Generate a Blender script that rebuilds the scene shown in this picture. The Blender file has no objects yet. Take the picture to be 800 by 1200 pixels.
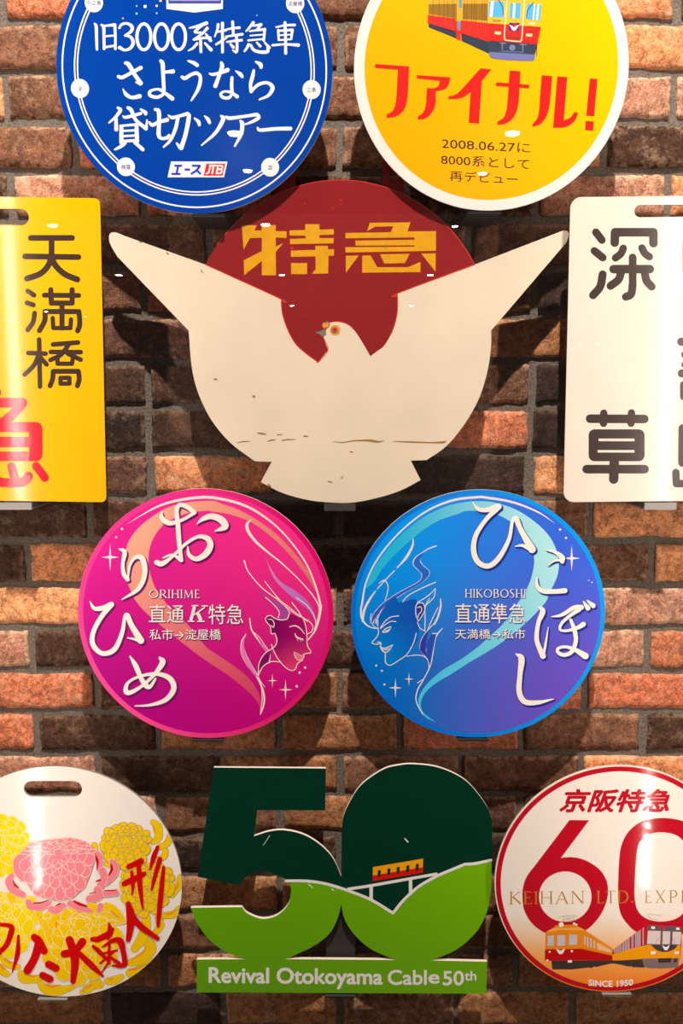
import bpy, math, random
from mathutils import Vector
from mathutils.geometry import tessellate_polygon, delaunay_2d_cdt
R = random.Random(7)
SC = bpy.context.scene
COL = SC.collection

# ---------------- camera, world, light, exposure ----------------
F = 1000.0                       # focal length in pixels of the 800 x 1200 frame
PITCH = math.atan(0.1279)        # camera tipped slightly down
DIST = 1.48                      # camera to brick face
ZC = 1.75                        # camera height
CP, SP = math.cos(PITCH), math.sin(PITCH)
cam = bpy.data.cameras.new('camera'); cam.sensor_fit = 'VERTICAL'; cam.sensor_height = 36; cam.lens = 36 * F / 1200
cam.clip_start = 0.02
camo = bpy.data.objects.new('camera', cam); COL.objects.link(camo)
camo.location = (0, -DIST, ZC); camo.rotation_euler = (math.pi / 2 - PITCH, 0, 0)
SC.camera = camo
SC.view_settings.view_transform = 'Standard'; SC.view_settings.look = 'None'
SC.view_settings.gamma = 1; SC.view_settings.use_curve_mapping = False
SC.view_settings.exposure = 0.05
SC.cycles.max_bounces = 6; SC.cycles.transparent_max_bounces = 12
SC.cycles.sample_clamp_indirect = 4
w = bpy.data.worlds.new('room_ambient'); SC.world = w; w.use_nodes = True
w.node_tree.nodes['Background'].inputs[0].default_value = (1.0, 0.86, 0.74, 1)
w.node_tree.nodes['Background'].inputs[1].default_value = 0.09
LED_POWER = 325.0                 # radiance of the LED chips in the side strips
LED_X, LED_Y = 0.618, -0.335
MAIN_POWER = 950.0
def spot(name, loc, target, power, size, blend, radius, color):
    l = bpy.data.lights.new(name, 'SPOT'); l.energy = power; l.spot_size = size; l.spot_blend = blend
    l.shadow_soft_size = radius; l.color = color
    o = bpy.data.objects.new(name, l); COL.objects.link(o); o.location = loc
    o.rotation_euler = (Vector(target) - Vector(loc)).to_track_quat('-Z', 'Y').to_euler()
    return o
WARM = (1.0, 0.905, 0.84)
spot('ceiling_spot_light', (0.12, -1.95, ZC + 3.02), (0, 0, ZC - 0.45), MAIN_POWER, 0.78, 0.3, 0.035, WARM)
spot('ceiling_spot_light', (-0.45, -0.98, ZC + 3.02), (-0.1, 0, ZC - 0.3), MAIN_POWER * 0.12, 0.85, 0.4, 0.035, WARM)

# ---------------- coordinates ----------------
def at(px, py, d):
    """point of the plane y = -d seen at pixel (px, py): its x and z there"""
    u = (px - 400) / F; v = (py - 600) / F
    t = (DIST - d) / (CP - v * SP)
    return (u * t, ZC + t * (-SP - v * CP))

# ---------------- materials ----------------
def lin(c):
    return tuple(((x / 255) / 12.92 if x / 255 <= 0.04045 else ((x / 255 + 0.055) / 1.055) ** 2.4) for x in c) + (1,)
MATS = {}
def nodes(name):
    m = bpy.data.materials.new(name); m.use_nodes = True
    nt = m.node_tree
    return m, nt, nt.nodes['Principled BSDF']
def paint(name, rgb, rough=0.35, coat=0.0, coat_rough=0.1, vary=0.03, bump=0.0, spec=0.5, scale=30):
    """painted or printed surface: one colour, faint mottling"""
    if name in MATS: return MATS[name]
    m, nt, b = nodes(name)
    c = lin(rgb)
    tc = nt.nodes.new('ShaderNodeTexCoord'); no = nt.nodes.new('ShaderNodeTexNoise')
    no.inputs['Scale'].default_value = scale; no.inputs['Detail'].default_value = 5
    nt.links.new(tc.outputs['Object'], no.inputs['Vector'])
    mx = nt.nodes.new('ShaderNodeMix'); mx.data_type = 'RGBA'
    mx.inputs[6].default_value = tuple(x * (1 - vary * 2) for x in c[:3]) + (1,)
    mx.inputs[7].default_value = tuple(min(1, x * (1 + vary)) for x in c[:3]) + (1,)
    nt.links.new(no.outputs['Fac'], mx.inputs[0]); nt.links.new(mx.outputs[2], b.inputs['Base Color'])
    b.inputs['Roughness'].default_value = rough; b.inputs['Coat Weight'].default_value = coat
    b.inputs['Coat Roughness'].default_value = coat_rough; b.inputs['Specular IOR Level'].default_value = spec
    if bump:
        bp = nt.nodes.new('ShaderNodeBump'); bp.inputs['Strength'].default_value = bump; bp.inputs['Distance'].default_value = 0.002
        nt.links.new(no.outputs['Fac'], bp.inputs['Height']); nt.links.new(bp.outputs[0], b.inputs['Normal'])
    MATS[name] = m
    return m

# ---------------- shapes ----------------
def newmesh(name, V, Fc, mats, parent=None, fm=None, smooth=False):
    me = bpy.data.meshes.new(name); me.from_pydata(V, [], Fc); 
    for m in (mats if isinstance(mats, (list, tuple)) else [mats]): me.materials.append(m)
    if fm:
        for p, k in zip(me.polygons, fm): p.material_index = k
    if smooth:
        for p in me.polygons: p.use_smooth = True
    me.update()
    o = bpy.data.objects.new(name, me); COL.objects.link(o)
    if parent is not None: o.parent = parent
    return o
def tag(o, label=None, cat=None, group=None, kind=None):
    for k, v in (('label', label), ('category', cat), ('group', group), ('kind', kind)):
        if v: o[k] = v
    return o
def thing(name, label, cat, loc, group=None):
    o = bpy.data.objects.new(name, None); COL.objects.link(o); o.location = loc
    return tag(o, label, cat, group)
def box(V, Fc, x0, x1, y0, y1, z0, z1):
    n = len(V)
    V += [(x, y, z) for z in (z0, z1) for y in (y0, y1) for x in (x0, x1)]
    Fc += [tuple(n + i for i in q) for q in ((0, 2, 3, 1), (4, 5, 7, 6), (0, 1, 5, 4), (2, 6, 7, 3), (0, 4, 6, 2), (1, 3, 7, 5))]
def boxes(name, bs, mat, parent=None):
    V, Fc = [], []
    for b in bs: box(V, Fc, *b)
    return newmesh(name, V, Fc, mat, parent)

def cr(p0, p1, p2, p3, t):
    return tuple(0.5 * ((2 * b) + (c - a) * t + (2 * a - 5 * b + 4 * c - d) * t * t + (3 * b - a - 3 * c + d) * t ** 3)
                 for a, b, c, d in zip(p0, p1, p2, p3))
def open_spline(P, n=8):
    if len(P) < 3: return list(P)
    Q = [tuple(2 * a - b for a, b in zip(P[0], P[1]))] + list(P) + [tuple(2 * a - b for a, b in zip(P[-1], P[-2]))]
    out = []
    for i in range(1, len(Q) - 2):
        for k in range(n): out.append(cr(Q[i - 1], Q[i], Q[i + 1], Q[i + 2], k / n))
    out.append(tuple(P[-1]))
    return out
def loop(P, n=6):
    """closed outline; a point written (x, y, 1) is a corner, the rest are rounded"""
    N = len(P); cor = [i for i, p in enumerate(P) if len(p) > 2]
    if not cor:
        out = []
        for i in range(N):
            a, b, c, d = (P[(i + k - 1) % N][:2] for k in range(4))
            for k in range(n): out.append(cr(a, b, c, d, k / n))
        return out
    out = []
    for j, i in enumerate(cor):
        e = cor[(j + 1) % len(cor)]
        if e <= i: e += N
        seg = [P[k % N][:2] for k in range(i, e + 1)]
        out += open_spline(seg, n)[:-1]
    return out
def rectl(x0, y0, x1, y1): return [(x0, y0), (x1, y0), (x1, y1), (x0, y1)]
def circ(cx, cy, rx, ry=None, n=48):
    ry = ry or rx
    return [(cx + rx * math.cos(2 * math.pi * k / n), cy + ry * math.sin(2 * math.pi * k / n)) for k in range(n)]
def rrect(x0, y0, x1, y1, r, n=6):
    out = []
    for cx, cy, a in ((x1 - r, y0 + r, -90), (x1 - r, y1 - r, 0), (x0 + r, y1 - r, 90), (x0 + r, y0 + r, 180)):
        for k in range(n + 1):
            t = math.radians(a + 90 * k / n); out.append((cx + r * math.cos(t), cy + r * math.sin(t)))
    return out
def ribbon(P, cap=True, n=7):
    """brush stroke through points (x, y, width): one closed outline"""
    S = open_spline([tuple(map(float, p)) for p in P], n if len(P) > 2 else 1)
    L, Rr = [], []
    for i, (x, y, w_) in enumerate(S):
        a = S[max(0, i - 1)]; b = S[min(len(S) - 1, i + 1)]
        dx, dy = b[0] - a[0], b[1] - a[1]; q = math.hypot(dx, dy) or 1e-6
        nx, ny = -dy / q, dx / q; h = max(0.02, w_ / 2)
        L.append((x + nx * h, y + ny * h)); Rr.append((x - nx * h, y - ny * h))
    return S, L, Rr

class Sheet:
    """flat marks on one plane: triangles gathered in pixel-ruled units, then laid on the sign"""
    def __init__(s, frame=(0, 0, 1)): s.T = []; s.G = []; s.f = frame
    def fr(s, ox, oy, sc): s.f = (ox, oy, sc); return s
    def m(s, p): return (s.f[0] + p[0] / s.f[2], s.f[1] + p[1] / s.f[2])
    def poly(s, *loops):
        Ls = [[Vector((a, b, 0)) for a, b in (s.m(p) for p in l)] for l in loops]
        flat = [(v.x, v.y) for l in Ls for v in l]
        for t in tessellate_polygon(Ls): s.T.append(tuple(flat[i] for i in t))
        return s
    def shape(s, *loops): return s.poly(*[loop(l) for l in loops])
    def quadstrip(s, L, Rr):
        for i in range(len(L) - 1):
            a, b, c, d = s.m(L[i]), s.m(L[i + 1]), s.m(Rr[i + 1]), s.m(Rr[i])
            s.T.append((a, b, c)); s.T.append((a, c, d))
    def stroke(s, *strokes, cap=True):
        for P in strokes:
            S, L, Rr = ribbon(P); s.quadstrip(L, Rr)
            if cap:
                for (x, y, w_) in (S[0], S[-1]):
                    if w_ * 1.0 / s.f[2] > 0.5:
                        c = circ(x, y, w_ / 2, n=14); c0 = s.m((x, y))
                        cc = [s.m(p) for p in c]
                        for k in range(14): s.T.append((c0, cc[k], cc[(k + 1) % 14]))
        return s
    def line(s, w_, *lines, cap=True):
        for l in lines:
            pts = [(x, y, w_) for x, y in l]
            if cap == 'poly':                       # straight segments
                for a, b in zip(pts, pts[1:]): s.stroke([a, b])
            else: s.stroke(pts, cap=cap)
        return s
    def segs(s, w_, *lines, cap=True):
        """straight strokes with round joints"""
        for l in lines:
            for a, b in zip(l, l[1:]): s.stroke([(a[0], a[1], w_), (b[0], b[1], w_)], cap=cap)
        return s
    def text(s, body, x0, y0, x1, y1, bold=0.0, skew=0.0, slope=0.0, font=None):
        """type fitted to the box; slope lowers the right end by that many units"""
        T = glyphs(body, 0.0)
        xs = [p[0] for t in T for p in t]; ys = [p[1] for t in T for p in t]
        a, b, c, d = min(xs), max(xs), min(ys), max(ys)
        def g(p):
            u = (p[0] - a) / (b - a); v = (p[1] - c) / (d - c)
            x = x0 + u * (x1 - x0) + skew * (v - 0.5) * (y1 - y0)
            y = y1 - v * (y1 - y0) + slope * (u - 0.5)
            return s.m((x, y))
        n = 0 if not bold else (4 if bold < .015 else 8); r = bold * (y1 - y0) * 1.1
        offs = [(0, 0)] + [(r * math.cos(2 * math.pi * (k + .5) / n), r * math.sin(2 * math.pi * (k + .5) / n)) for k in range(n)]
        for k, (dx, dy) in enumerate(offs):
            for t in T: s.G.append((k, tuple(g2 for g2 in (g(p) for p in t)), (dx / s.f[2], dy / s.f[2])))
        return s
    def warp(s, fn):
        s.T = [tuple(fn(p) for p in t) for t in s.T]; s.G = [(k, tuple(fn(p) for p in t), o) for k, t, o in s.G]; return s
GC = {}
def glyphs(body, bold):
    k = (body, bold)
    if k not in GC:
        cu = bpy.data.curves.new('type', 'FONT'); cu.body = body; cu.resolution_u = 4; cu.offset = bold
        o = bpy.data.objects.new('type', cu); COL.objects.link(o)
        me = bpy.data.meshes.new_from_object(o.evaluated_get(bpy.context.evaluated_depsgraph_get()))
        me.calc_loop_triangles()
        GC[k] = [tuple((me.vertices[i].co.x, me.vertices[i].co.y) for i in t.vertices) for t in me.loop_triangles]
        bpy.data.objects.remove(o); bpy.data.curves.remove(cu); bpy.data.meshes.remove(me)
    return GC[k]

class Sign:
    """one headmark: Empty at the middle of its board, board and printed layers as parts"""
    def __init__(s, name, label, cat, cx, cy, d, group=None):
        s.d = d; x, z = at(cx, cy, d); s.o = (x, -d, z)
        s.root = thing(name, label, cat, s.o, group); s.k = 0
    def loc(s, p, lift=0.0):
        x, z = at(p[0], p[1], s.d)
        return (x - s.o[0], -lift, z - s.o[2])
    def board(s, name, loops, th, front, edge, bevel=0.0008):
        """cut board with thickness; loops in pixels on its front plane"""
        L3 = [[s.loc(p) for p in l] for l in loops]
        return s.slab(name, L3, th, front, edge)
    def slab(s, name, L3, th, front, edge, y0=0.0, label=None):
        V, Fc, fm = [], [], []
        flat = [p for l in L3 for p in l]; N = len(flat)
        V = [(x, y0, z) for x, _, z in flat] + [(x, y0 + th, z) for x, _, z in flat]
        for t in tessellate_polygon([[Vector((x, z, 0)) for x, _, z in l] for l in L3]):
            a, b, c = t
            ar = (flat[b][0] - flat[a][0]) * (flat[c][2] - flat[a][2]) - (flat[c][0] - flat[a][0]) * (flat[b][2] - flat[a][2])
            if ar < 0: a, b, c = a, c, b
            Fc.append((a, b, c)); fm.append(0); Fc.append((a + N, c + N, b + N)); fm.append(1)
        k = 0
        for l in L3:
            n = len(l)
            area = sum(l[i][0] * l[(i + 1) % n][2] - l[(i + 1) % n][0] * l[i][2] for i in range(n))
            outer = l is L3[0]
            for i in range(n):
                j = (i + 1) % n; q = (k + i, k + i + N, k + j + N, k + j)
                if (area < 0) == outer: q = q[::-1]
                Fc.append(q); fm.append(1)
            k += n
        o = newmesh(name, V, Fc, [front, edge], s.root, fm)
        if label: o['label'] = label
        return o
    def layer(s, name, sheet, mat, lift=None, label=None, parent=None):
        if lift is None: s.k += 1; lift = 0.00025 * s.k
        lift *= 0.25
        # overlapping strokes are merged into one flat, non-overlapping film
        idx, P2, F2 = {}, [], []
        for t in sheet.T:
            q = []
            for p in t:
                key = (round(p[0], 3), round(p[1], 3))
                if key not in idx: idx[key] = len(P2); P2.append(Vector((key[0] - 400, key[1] - 600)))
                q.append(idx[key])
            if len(set(q)) < 3: continue
            a, b, c = (P2[i] for i in q)
            ar = (b.x - a.x) * (c.y - a.y) - (c.x - a.x) * (b.y - a.y)
            if abs(ar) < 1e-5: continue
            F2.append(q if ar > 0 else [q[0], q[2], q[1]])
        V, Fc = [], []
        if F2:
            vo, _, fo, _, _, of = delaunay_2d_cdt(P2, [], F2, 1, 1e-4, True)
            V = [s.loc((v[0] + 400, v[1] + 600), lift) for v in vo]
            for f, og in zip(fo, of):
                if not og: continue
                f = list(f); a, b, c = (V[i] for i in f[:3])
                if (b[0] - a[0]) * (c[2] - a[2]) - (c[0] - a[0]) * (b[2] - a[2]) < 0: f.reverse()
                Fc.append(tuple(f))
        gi = {}
        for k, t, o in sheet.G:                     # type: already clean outlines, thickened by hairline-shifted films
            q = []
            for p in t:
                key = (k, round(p[0], 4), round(p[1], 4))
                if key not in gi: gi[key] = len(V); V.append(s.loc((p[0] + o[0], p[1] + o[1]), lift + k * 4e-6))
                q.append(gi[key])
            if len(set(q)) < 3: continue
            a, b, c = (V[i] for i in q)
            if (b[0] - a[0]) * (c[2] - a[2]) - (c[0] - a[0]) * (b[2] - a[2]) < 0: q.reverse()
            Fc.append(tuple(q))
        o = newmesh(name, V, Fc, mat, parent or s.root)
        if label: o['label'] = label
        return o
    def disc(s, cx, cy, r, n=120):
        """true circle about the board's centre, radius r in metres -> local 3D loop"""
        c = s.loc((cx, cy))
        return [(c[0] + r * math.cos(2 * math.pi * k / n), 0, c[2] + r * math.sin(2 * math.pi * k / n)) for k in range(n)]
    def ring(s, name, r0, r1, mat, c=(0, 0), lift=None, a0=0, a1=360, n=160, label=None, parent=None):
        """printed ring about the centre (metres)"""
        if lift is None: s.k += 1; lift = 0.00025 * s.k
        lift *= 0.25
        V, Fc = [], []
        for k in range(n + 1):
            t = math.radians(a0 + (a1 - a0) * k / n)
            V += [(c[0] + r0 * math.cos(t), -lift, c[1] + r0 * math.sin(t)), (c[0] + r1 * math.cos(t), -lift, c[1] + r1 * math.sin(t))]
        for k in range(n): Fc.append((2 * k, 2 * k + 1, 2 * k + 3, 2 * k + 2))
        o = newmesh(name, V, Fc, mat, parent or s.root)
        if label: o['label'] = label
        return o

# ---------------- brick wall ----------------
def brick_material():
    m, nt, b = nodes('clay_brick'); N = nt.nodes.new; Lk = nt.links.new
    oi = N('ShaderNodeObjectInfo'); tc = N('ShaderNodeTexCoord')
    ofs = N('ShaderNodeVectorMath'); ofs.operation = 'MULTIPLY_ADD'
    cmb = N('ShaderNodeCombineXYZ')
    mul = N('ShaderNodeMath'); mul.operation = 'MULTIPLY'; mul.inputs[1].default_value = 37.0
    Lk(oi.outputs['Random'], mul.inputs[0])
    for i in range(3): Lk(mul.outputs[0], cmb.inputs[i])
    ofs.inputs[1].default_value = (1, 1, 1)
    Lk(tc.outputs['Object'], ofs.inputs[0]); Lk(cmb.outputs[0], ofs.inputs[2])
    def noise(sc, det, rough=0.6, dist=0.0):
        n = N('ShaderNodeTexNoise'); n.inputs['Scale'].default_value = sc; n.inputs['Detail'].default_value = det
        n.inputs['Roughness'].default_value = rough; n.inputs['Distortion'].default_value = dist
        Lk(ofs.outputs[0], n.inputs['Vector']); return n
    big, fine, grit = noise(13, 5, 0.6, 0.4), noise(90, 8, 0.7), noise(420, 4, 0.6)
    def ramp(src, stops):
        r = N('ShaderNodeValToRGB'); e = r.color_ramp.elements
        e[0].position, e[0].color = stops[0][0], (stops[0][1],) * 3 + (1,)
        e[1].position, e[1].color = stops[1][0], (stops[1][1],) * 3 + (1,)
        for p, v in stops[2:]:
            k = e.new(p); k.color = (v,) * 3 + (1,)
        Lk(src, r.inputs[0]); return r
    def mixc(fac, a, b_, mode='MIX'):
        x = N('ShaderNodeMix'); x.data_type = 'RGBA'; x.blend_type = mode
        if isinstance(fac, float): x.inputs[0].default_value = fac
        else: Lk(fac, x.inputs[0])
        for i, v in ((6, a), (7, b_)):
            if isinstance(v, tuple): x.inputs[i].default_value = v
            else: Lk(v, x.inputs[i])
        return x.outputs[2]
    tone = ramp(big.outputs['Fac'], [(0.3, 0.70), (0.7, 1.2)])
    c = mixc(1.0, oi.outputs['Color'], tone.outputs[0], 'MULTIPLY')
    tone2 = ramp(fine.outputs['Fac'], [(0.36, 0.42), (0.60, 1.18)])
    c = mixc(0.9, c, tone2.outputs[0], 'MULTIPLY')
    gr = ramp(grit.outputs['Fac'], [(0.38, 0.5), (0.58, 1.15)])
    c = mixc(0.8, c, gr.outputs[0], 'MULTIPLY')
    # lime bloom, as much of it as the brick's alpha says
    eff = noise(36, 12, 0.82, 0.15)
    er = ramp(eff.outputs['Fac'], [(0.52, 0.0), (0.62, 1.0)])
    # worn pale arrises: distance from the brick's own outline, broken up by noise
    sx = N('ShaderNodeSeparateXYZ'); Lk(tc.outputs['Object'], sx.inputs[0])
    def edge(o, half, wd):
        ab = N('ShaderNodeMath'); ab.operation = 'ABSOLUTE'; Lk(sx.outputs[o], ab.inputs[0])
        k = N('ShaderNodeMapRange'); k.inputs[1].default_value = half - wd; k.inputs[2].default_value = half; Lk(ab.outputs[0], k.inputs[0]); return k.outputs[0]
    mxe = N('ShaderNodeMath'); mxe.operation = 'MAXIMUM'; Lk(edge(0, 0.103, 0.007), mxe.inputs[0]); Lk(edge(2, 0.0315, 0.006), mxe.inputs[1])
    en = ramp(fine.outputs['Fac'], [(0.44, 0.0), (0.58, 1.6)]); me_ = N('ShaderNodeMath'); me_.operation = 'MULTIPLY'; Lk(mxe.outputs[0], me_.inputs[0]); Lk(en.outputs[0], me_.inputs[1])
    ea = N('ShaderNodeMath'); ea.operation = 'ADD'; ea.use_clamp = True; Lk(er.outputs[0], ea.inputs[0]); Lk(me_.outputs[0], ea.inputs[1])
    am = N('ShaderNodeMath'); am.operation = 'MULTIPLY'; Lk(ea.outputs[0], am.inputs[0]); Lk(oi.outputs['Alpha'], am.inputs[1])
    c = mixc(am.outputs[0], c, lin((238, 196, 160)))
    Lk(c, b.inputs['Base Color']); b.inputs['Roughness'].default_value = 0.85
    b.inputs['Specular IOR Level'].default_value = 0.25
    vo = N('ShaderNodeTexVoronoi'); vo.feature = 'DISTANCE_TO_EDGE'; vo.inputs['Scale'].default_value = 26
    dis = N('ShaderNodeVectorMath'); dis.operation = 'MULTIPLY_ADD'; dis.inputs[1].default_value = (0.06, 0.06, 0.06)
    Lk(fine.outputs['Color'], dis.inputs[0]); Lk(ofs.outputs[0], dis.inputs[2]); Lk(dis.outputs[0], vo.inputs['Vector'])
    cr_ = ramp(vo.outputs['Distance'], [(0.0, 0.0), (0.05, 1.0)])
    s1 = N('ShaderNodeMath'); s1.operation = 'MULTIPLY_ADD'; s1.inputs[1].default_value = 0.35
    Lk(fine.outputs['Fac'], s1.inputs[0]); Lk(big.outputs['Fac'], s1.inputs[2])
    s2 = N('ShaderNodeMath'); s2.operation = 'MULTIPLY_ADD'; s2.inputs[1].default_value = 0.12
    Lk(grit.outputs['Fac'], s2.inputs[0]); Lk(s1.outputs[0], s2.inputs[2])
    s3 = N('ShaderNodeMath'); s3.operation = 'MULTIPLY_ADD'; s3.inputs[1].default_value = 0.05
    Lk(cr_.outputs[0], s3.inputs[0]); Lk(s2.outputs[0], s3.inputs[2])
    bp = N('ShaderNodeBump'); bp.inputs['Strength'].default_value = 0.9; bp.inputs['Distance'].default_value = 0.012
    Lk(s3.outputs[0], bp.inputs['Height']); Lk(bp.outputs[0], b.inputs['Normal'])
    return m
BRICK = brick_material()
def mortar_material():
    m, nt, b = nodes('mortar'); N = nt.nodes.new; Lk = nt.links.new
    tc = N('ShaderNodeTexCoord'); n = N('ShaderNodeTexNoise'); n.inputs['Scale'].default_value = 260; n.inputs['Detail'].default_value = 8
    n2 = N('ShaderNodeTexNoise'); n2.inputs['Scale'].default_value = 22
    Lk(tc.outputs['Object'], n.inputs['Vector']); Lk(tc.outputs['Object'], n2.inputs['Vector'])
    r = N('ShaderNodeValToRGB'); r.color_ramp.elements[0].position = 0.3; r.color_ramp.elements[1].position = 0.7
    r.color_ramp.elements[0].color = lin((92, 82, 74)); r.color_ramp.elements[1].color = lin((134, 121, 108))
    Lk(n.outputs['Fac'], r.inputs[0]); Lk(r.outputs[0], b.inputs['Base Color']); b.inputs['Roughness'].default_value = 0.95
    ad = N('ShaderNodeMath'); Lk(n.outputs['Fac'], ad.inputs[0]); Lk(n2.outputs['Fac'], ad.inputs[1])
    bp = N('ShaderNodeBump'); bp.inputs['Strength'].default_value = 0.8; bp.inputs['Distance'].default_value = 0.0025
    Lk(ad.outputs[0], bp.inputs['Height']); Lk(bp.outputs[0], b.inputs['Normal'])
    return m
MORTAR = mortar_material()

BW, BH, BD = 0.2065, 0.0635, 0.016
def brick_mesh(seed):
    r = random.Random(seed); nx, nz = 26, 9
    ph = [r.uniform(0, 6.28) for _ in range(12)]
    def edge(t, k, amp):
        return amp * (math.sin(t * 9 + ph[k]) + 0.7 * math.sin(t * 23 + ph[k + 1]) + 0.5 * math.sin(t * 51 + ph[k + 2])) + r.uniform(-0.0009, 0.0009)
    V, Fc = [], []
    top = [edge(i / nx, 0, 0.0010) for i in range(nx + 1)]; bot = [edge(i / nx, 3, 0.0010) for i in range(nx + 1)]
    lf = [edge(j / nz * .3, 6, 0.0008) for j in range(nz + 1)]; rt = [edge(j / nz * .3, 8, 0.0008) for j in range(nz + 1)]
    tx, tz = r.uniform(-0.003, 0.003), r.uniform(-0.002, 0.002)
    for j in range(nz + 1):
        for i in range(nx + 1):
            u, v = i / nx, j / nz
            # finer rows close to the arris
            uu = 0.5 - 0.5 * math.cos(math.pi * (0.12 + 0.76 * u)); uu = (uu - 0.0351) / 0.9298
            vv = v
            x = -BW / 2 + BW * min(1, max(0, uu)); z = -BH / 2 + BH * vv
            x += lf[j] * (1 - u) + rt[j] * u; z += bot[i] * (1 - v) + top[i] * v
            e = min(u * 14, (1 - u) * 14, v * 5, (1 - v) * 5, 1)
            rnd = (1 - e) ** 2 * 0.004
            y = rnd + tx * (u - .5) + tz * (v - .5) + 0.0011 * math.sin(u * 11 + ph[9] + 3 * v) * math.sin(v * 5 + ph[10]) + r.uniform(-0.0006, 0.0006)
            V.append((x, y, z))
    W_ = nx + 1
    for j in range(nz):
        for i in range(nx): Fc.append((j * W_ + i, j * W_ + i + 1, (j + 1) * W_ + i + 1, (j + 1) * W_ + i))
    rim = [i for i in range(nx + 1)] + [j * W_ + nx for j in range(1, nz + 1)] + [nz * W_ + i for i in range(nx - 1, -1, -1)] + [j * W_ for j in range(nz - 1, 0, -1)]
    n0 = len(V)
    for k in rim: V.append((V[k][0], BD, V[k][2]))
    for a in range(len(rim)):
        b = (a + 1) % len(rim); Fc.append((rim[b], rim[a], n0 + a, n0 + b))
    me = bpy.data.meshes.new('brick'); me.from_pydata(V, [], Fc); me.materials.append(BRICK)
    for p in me.polygons: p.use_smooth = True
    me.update(); return me
BM = [brick_mesh(100 + k) for k in range(14)]

COLR = {  # clay colours and lime bloom; K and D also paint shade on some central bricks
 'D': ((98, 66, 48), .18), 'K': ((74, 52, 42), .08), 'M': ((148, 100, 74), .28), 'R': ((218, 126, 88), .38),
 'O': ((246, 162, 108), .50), 'S': ((200, 138, 110), .90), 'T': ((186, 124, 80), .30), 'P': ((124, 82, 66), .35)}
tops = [31, 91, 149.5, 206, 262, 319, 374, 427, 481, 534, 587, 639, 689, 740, 790, 840, 887, 935, 984, 1031, 1076, 1121, 1168]
zt = [at(100, t, 0)[1] for t in tops]
n_ = len(zt); mi = (n_ - 1) / 2; mz = sum(zt) / n_
COURSE = -sum((i - mi) * (z - mz) for i, z in enumerate(zt)) / sum((i - mi) ** 2 for i in range(n_))
ZT0 = mz + mi * COURSE            # top of row B
X0 = at(398, 600, 0)[0]; PITCHX = 0.2202
# rows from just above the frame to the foot of the view; a letter per brick from the left
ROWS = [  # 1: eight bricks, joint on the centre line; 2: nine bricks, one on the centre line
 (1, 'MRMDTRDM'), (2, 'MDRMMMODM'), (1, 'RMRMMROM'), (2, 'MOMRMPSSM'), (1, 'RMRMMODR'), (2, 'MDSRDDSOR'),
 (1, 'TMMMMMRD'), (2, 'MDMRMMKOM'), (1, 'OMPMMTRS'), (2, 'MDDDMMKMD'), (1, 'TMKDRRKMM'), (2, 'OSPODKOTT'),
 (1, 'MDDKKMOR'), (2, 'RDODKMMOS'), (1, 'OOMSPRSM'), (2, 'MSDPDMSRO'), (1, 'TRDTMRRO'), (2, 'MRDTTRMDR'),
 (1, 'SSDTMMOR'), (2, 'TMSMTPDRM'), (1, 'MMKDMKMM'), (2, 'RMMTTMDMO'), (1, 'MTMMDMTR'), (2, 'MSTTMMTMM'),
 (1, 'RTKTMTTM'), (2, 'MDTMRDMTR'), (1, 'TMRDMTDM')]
wall = newmesh('wall_back', *((lambda V, Fc: (box(V, Fc, -1.35, 1.35, 0.0085, 0.12, 0.0, 3.2), (V, Fc))[1])([], [])), MORTAR)
wall['kind'] = 'structure'
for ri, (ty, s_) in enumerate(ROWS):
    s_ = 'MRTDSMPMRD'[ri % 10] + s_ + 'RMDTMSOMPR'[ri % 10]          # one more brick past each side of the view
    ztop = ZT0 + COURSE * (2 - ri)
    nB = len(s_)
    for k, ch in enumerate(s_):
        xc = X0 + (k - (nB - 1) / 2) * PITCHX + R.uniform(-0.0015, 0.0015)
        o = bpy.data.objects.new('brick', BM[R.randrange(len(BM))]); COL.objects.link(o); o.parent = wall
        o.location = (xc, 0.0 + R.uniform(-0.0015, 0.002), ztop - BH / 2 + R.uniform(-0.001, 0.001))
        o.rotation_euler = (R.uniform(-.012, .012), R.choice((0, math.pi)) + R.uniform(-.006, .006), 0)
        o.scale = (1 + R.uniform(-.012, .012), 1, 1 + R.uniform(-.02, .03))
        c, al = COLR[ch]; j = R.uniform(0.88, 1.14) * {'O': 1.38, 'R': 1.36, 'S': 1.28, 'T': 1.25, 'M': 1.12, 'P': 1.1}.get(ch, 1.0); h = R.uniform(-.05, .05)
        L = lin(c); o.color = (L[0] * j, L[1] * j * (1 + h), L[2] * j * (1 + h), max(0, al + R.uniform(-.08, .12)))

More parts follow.
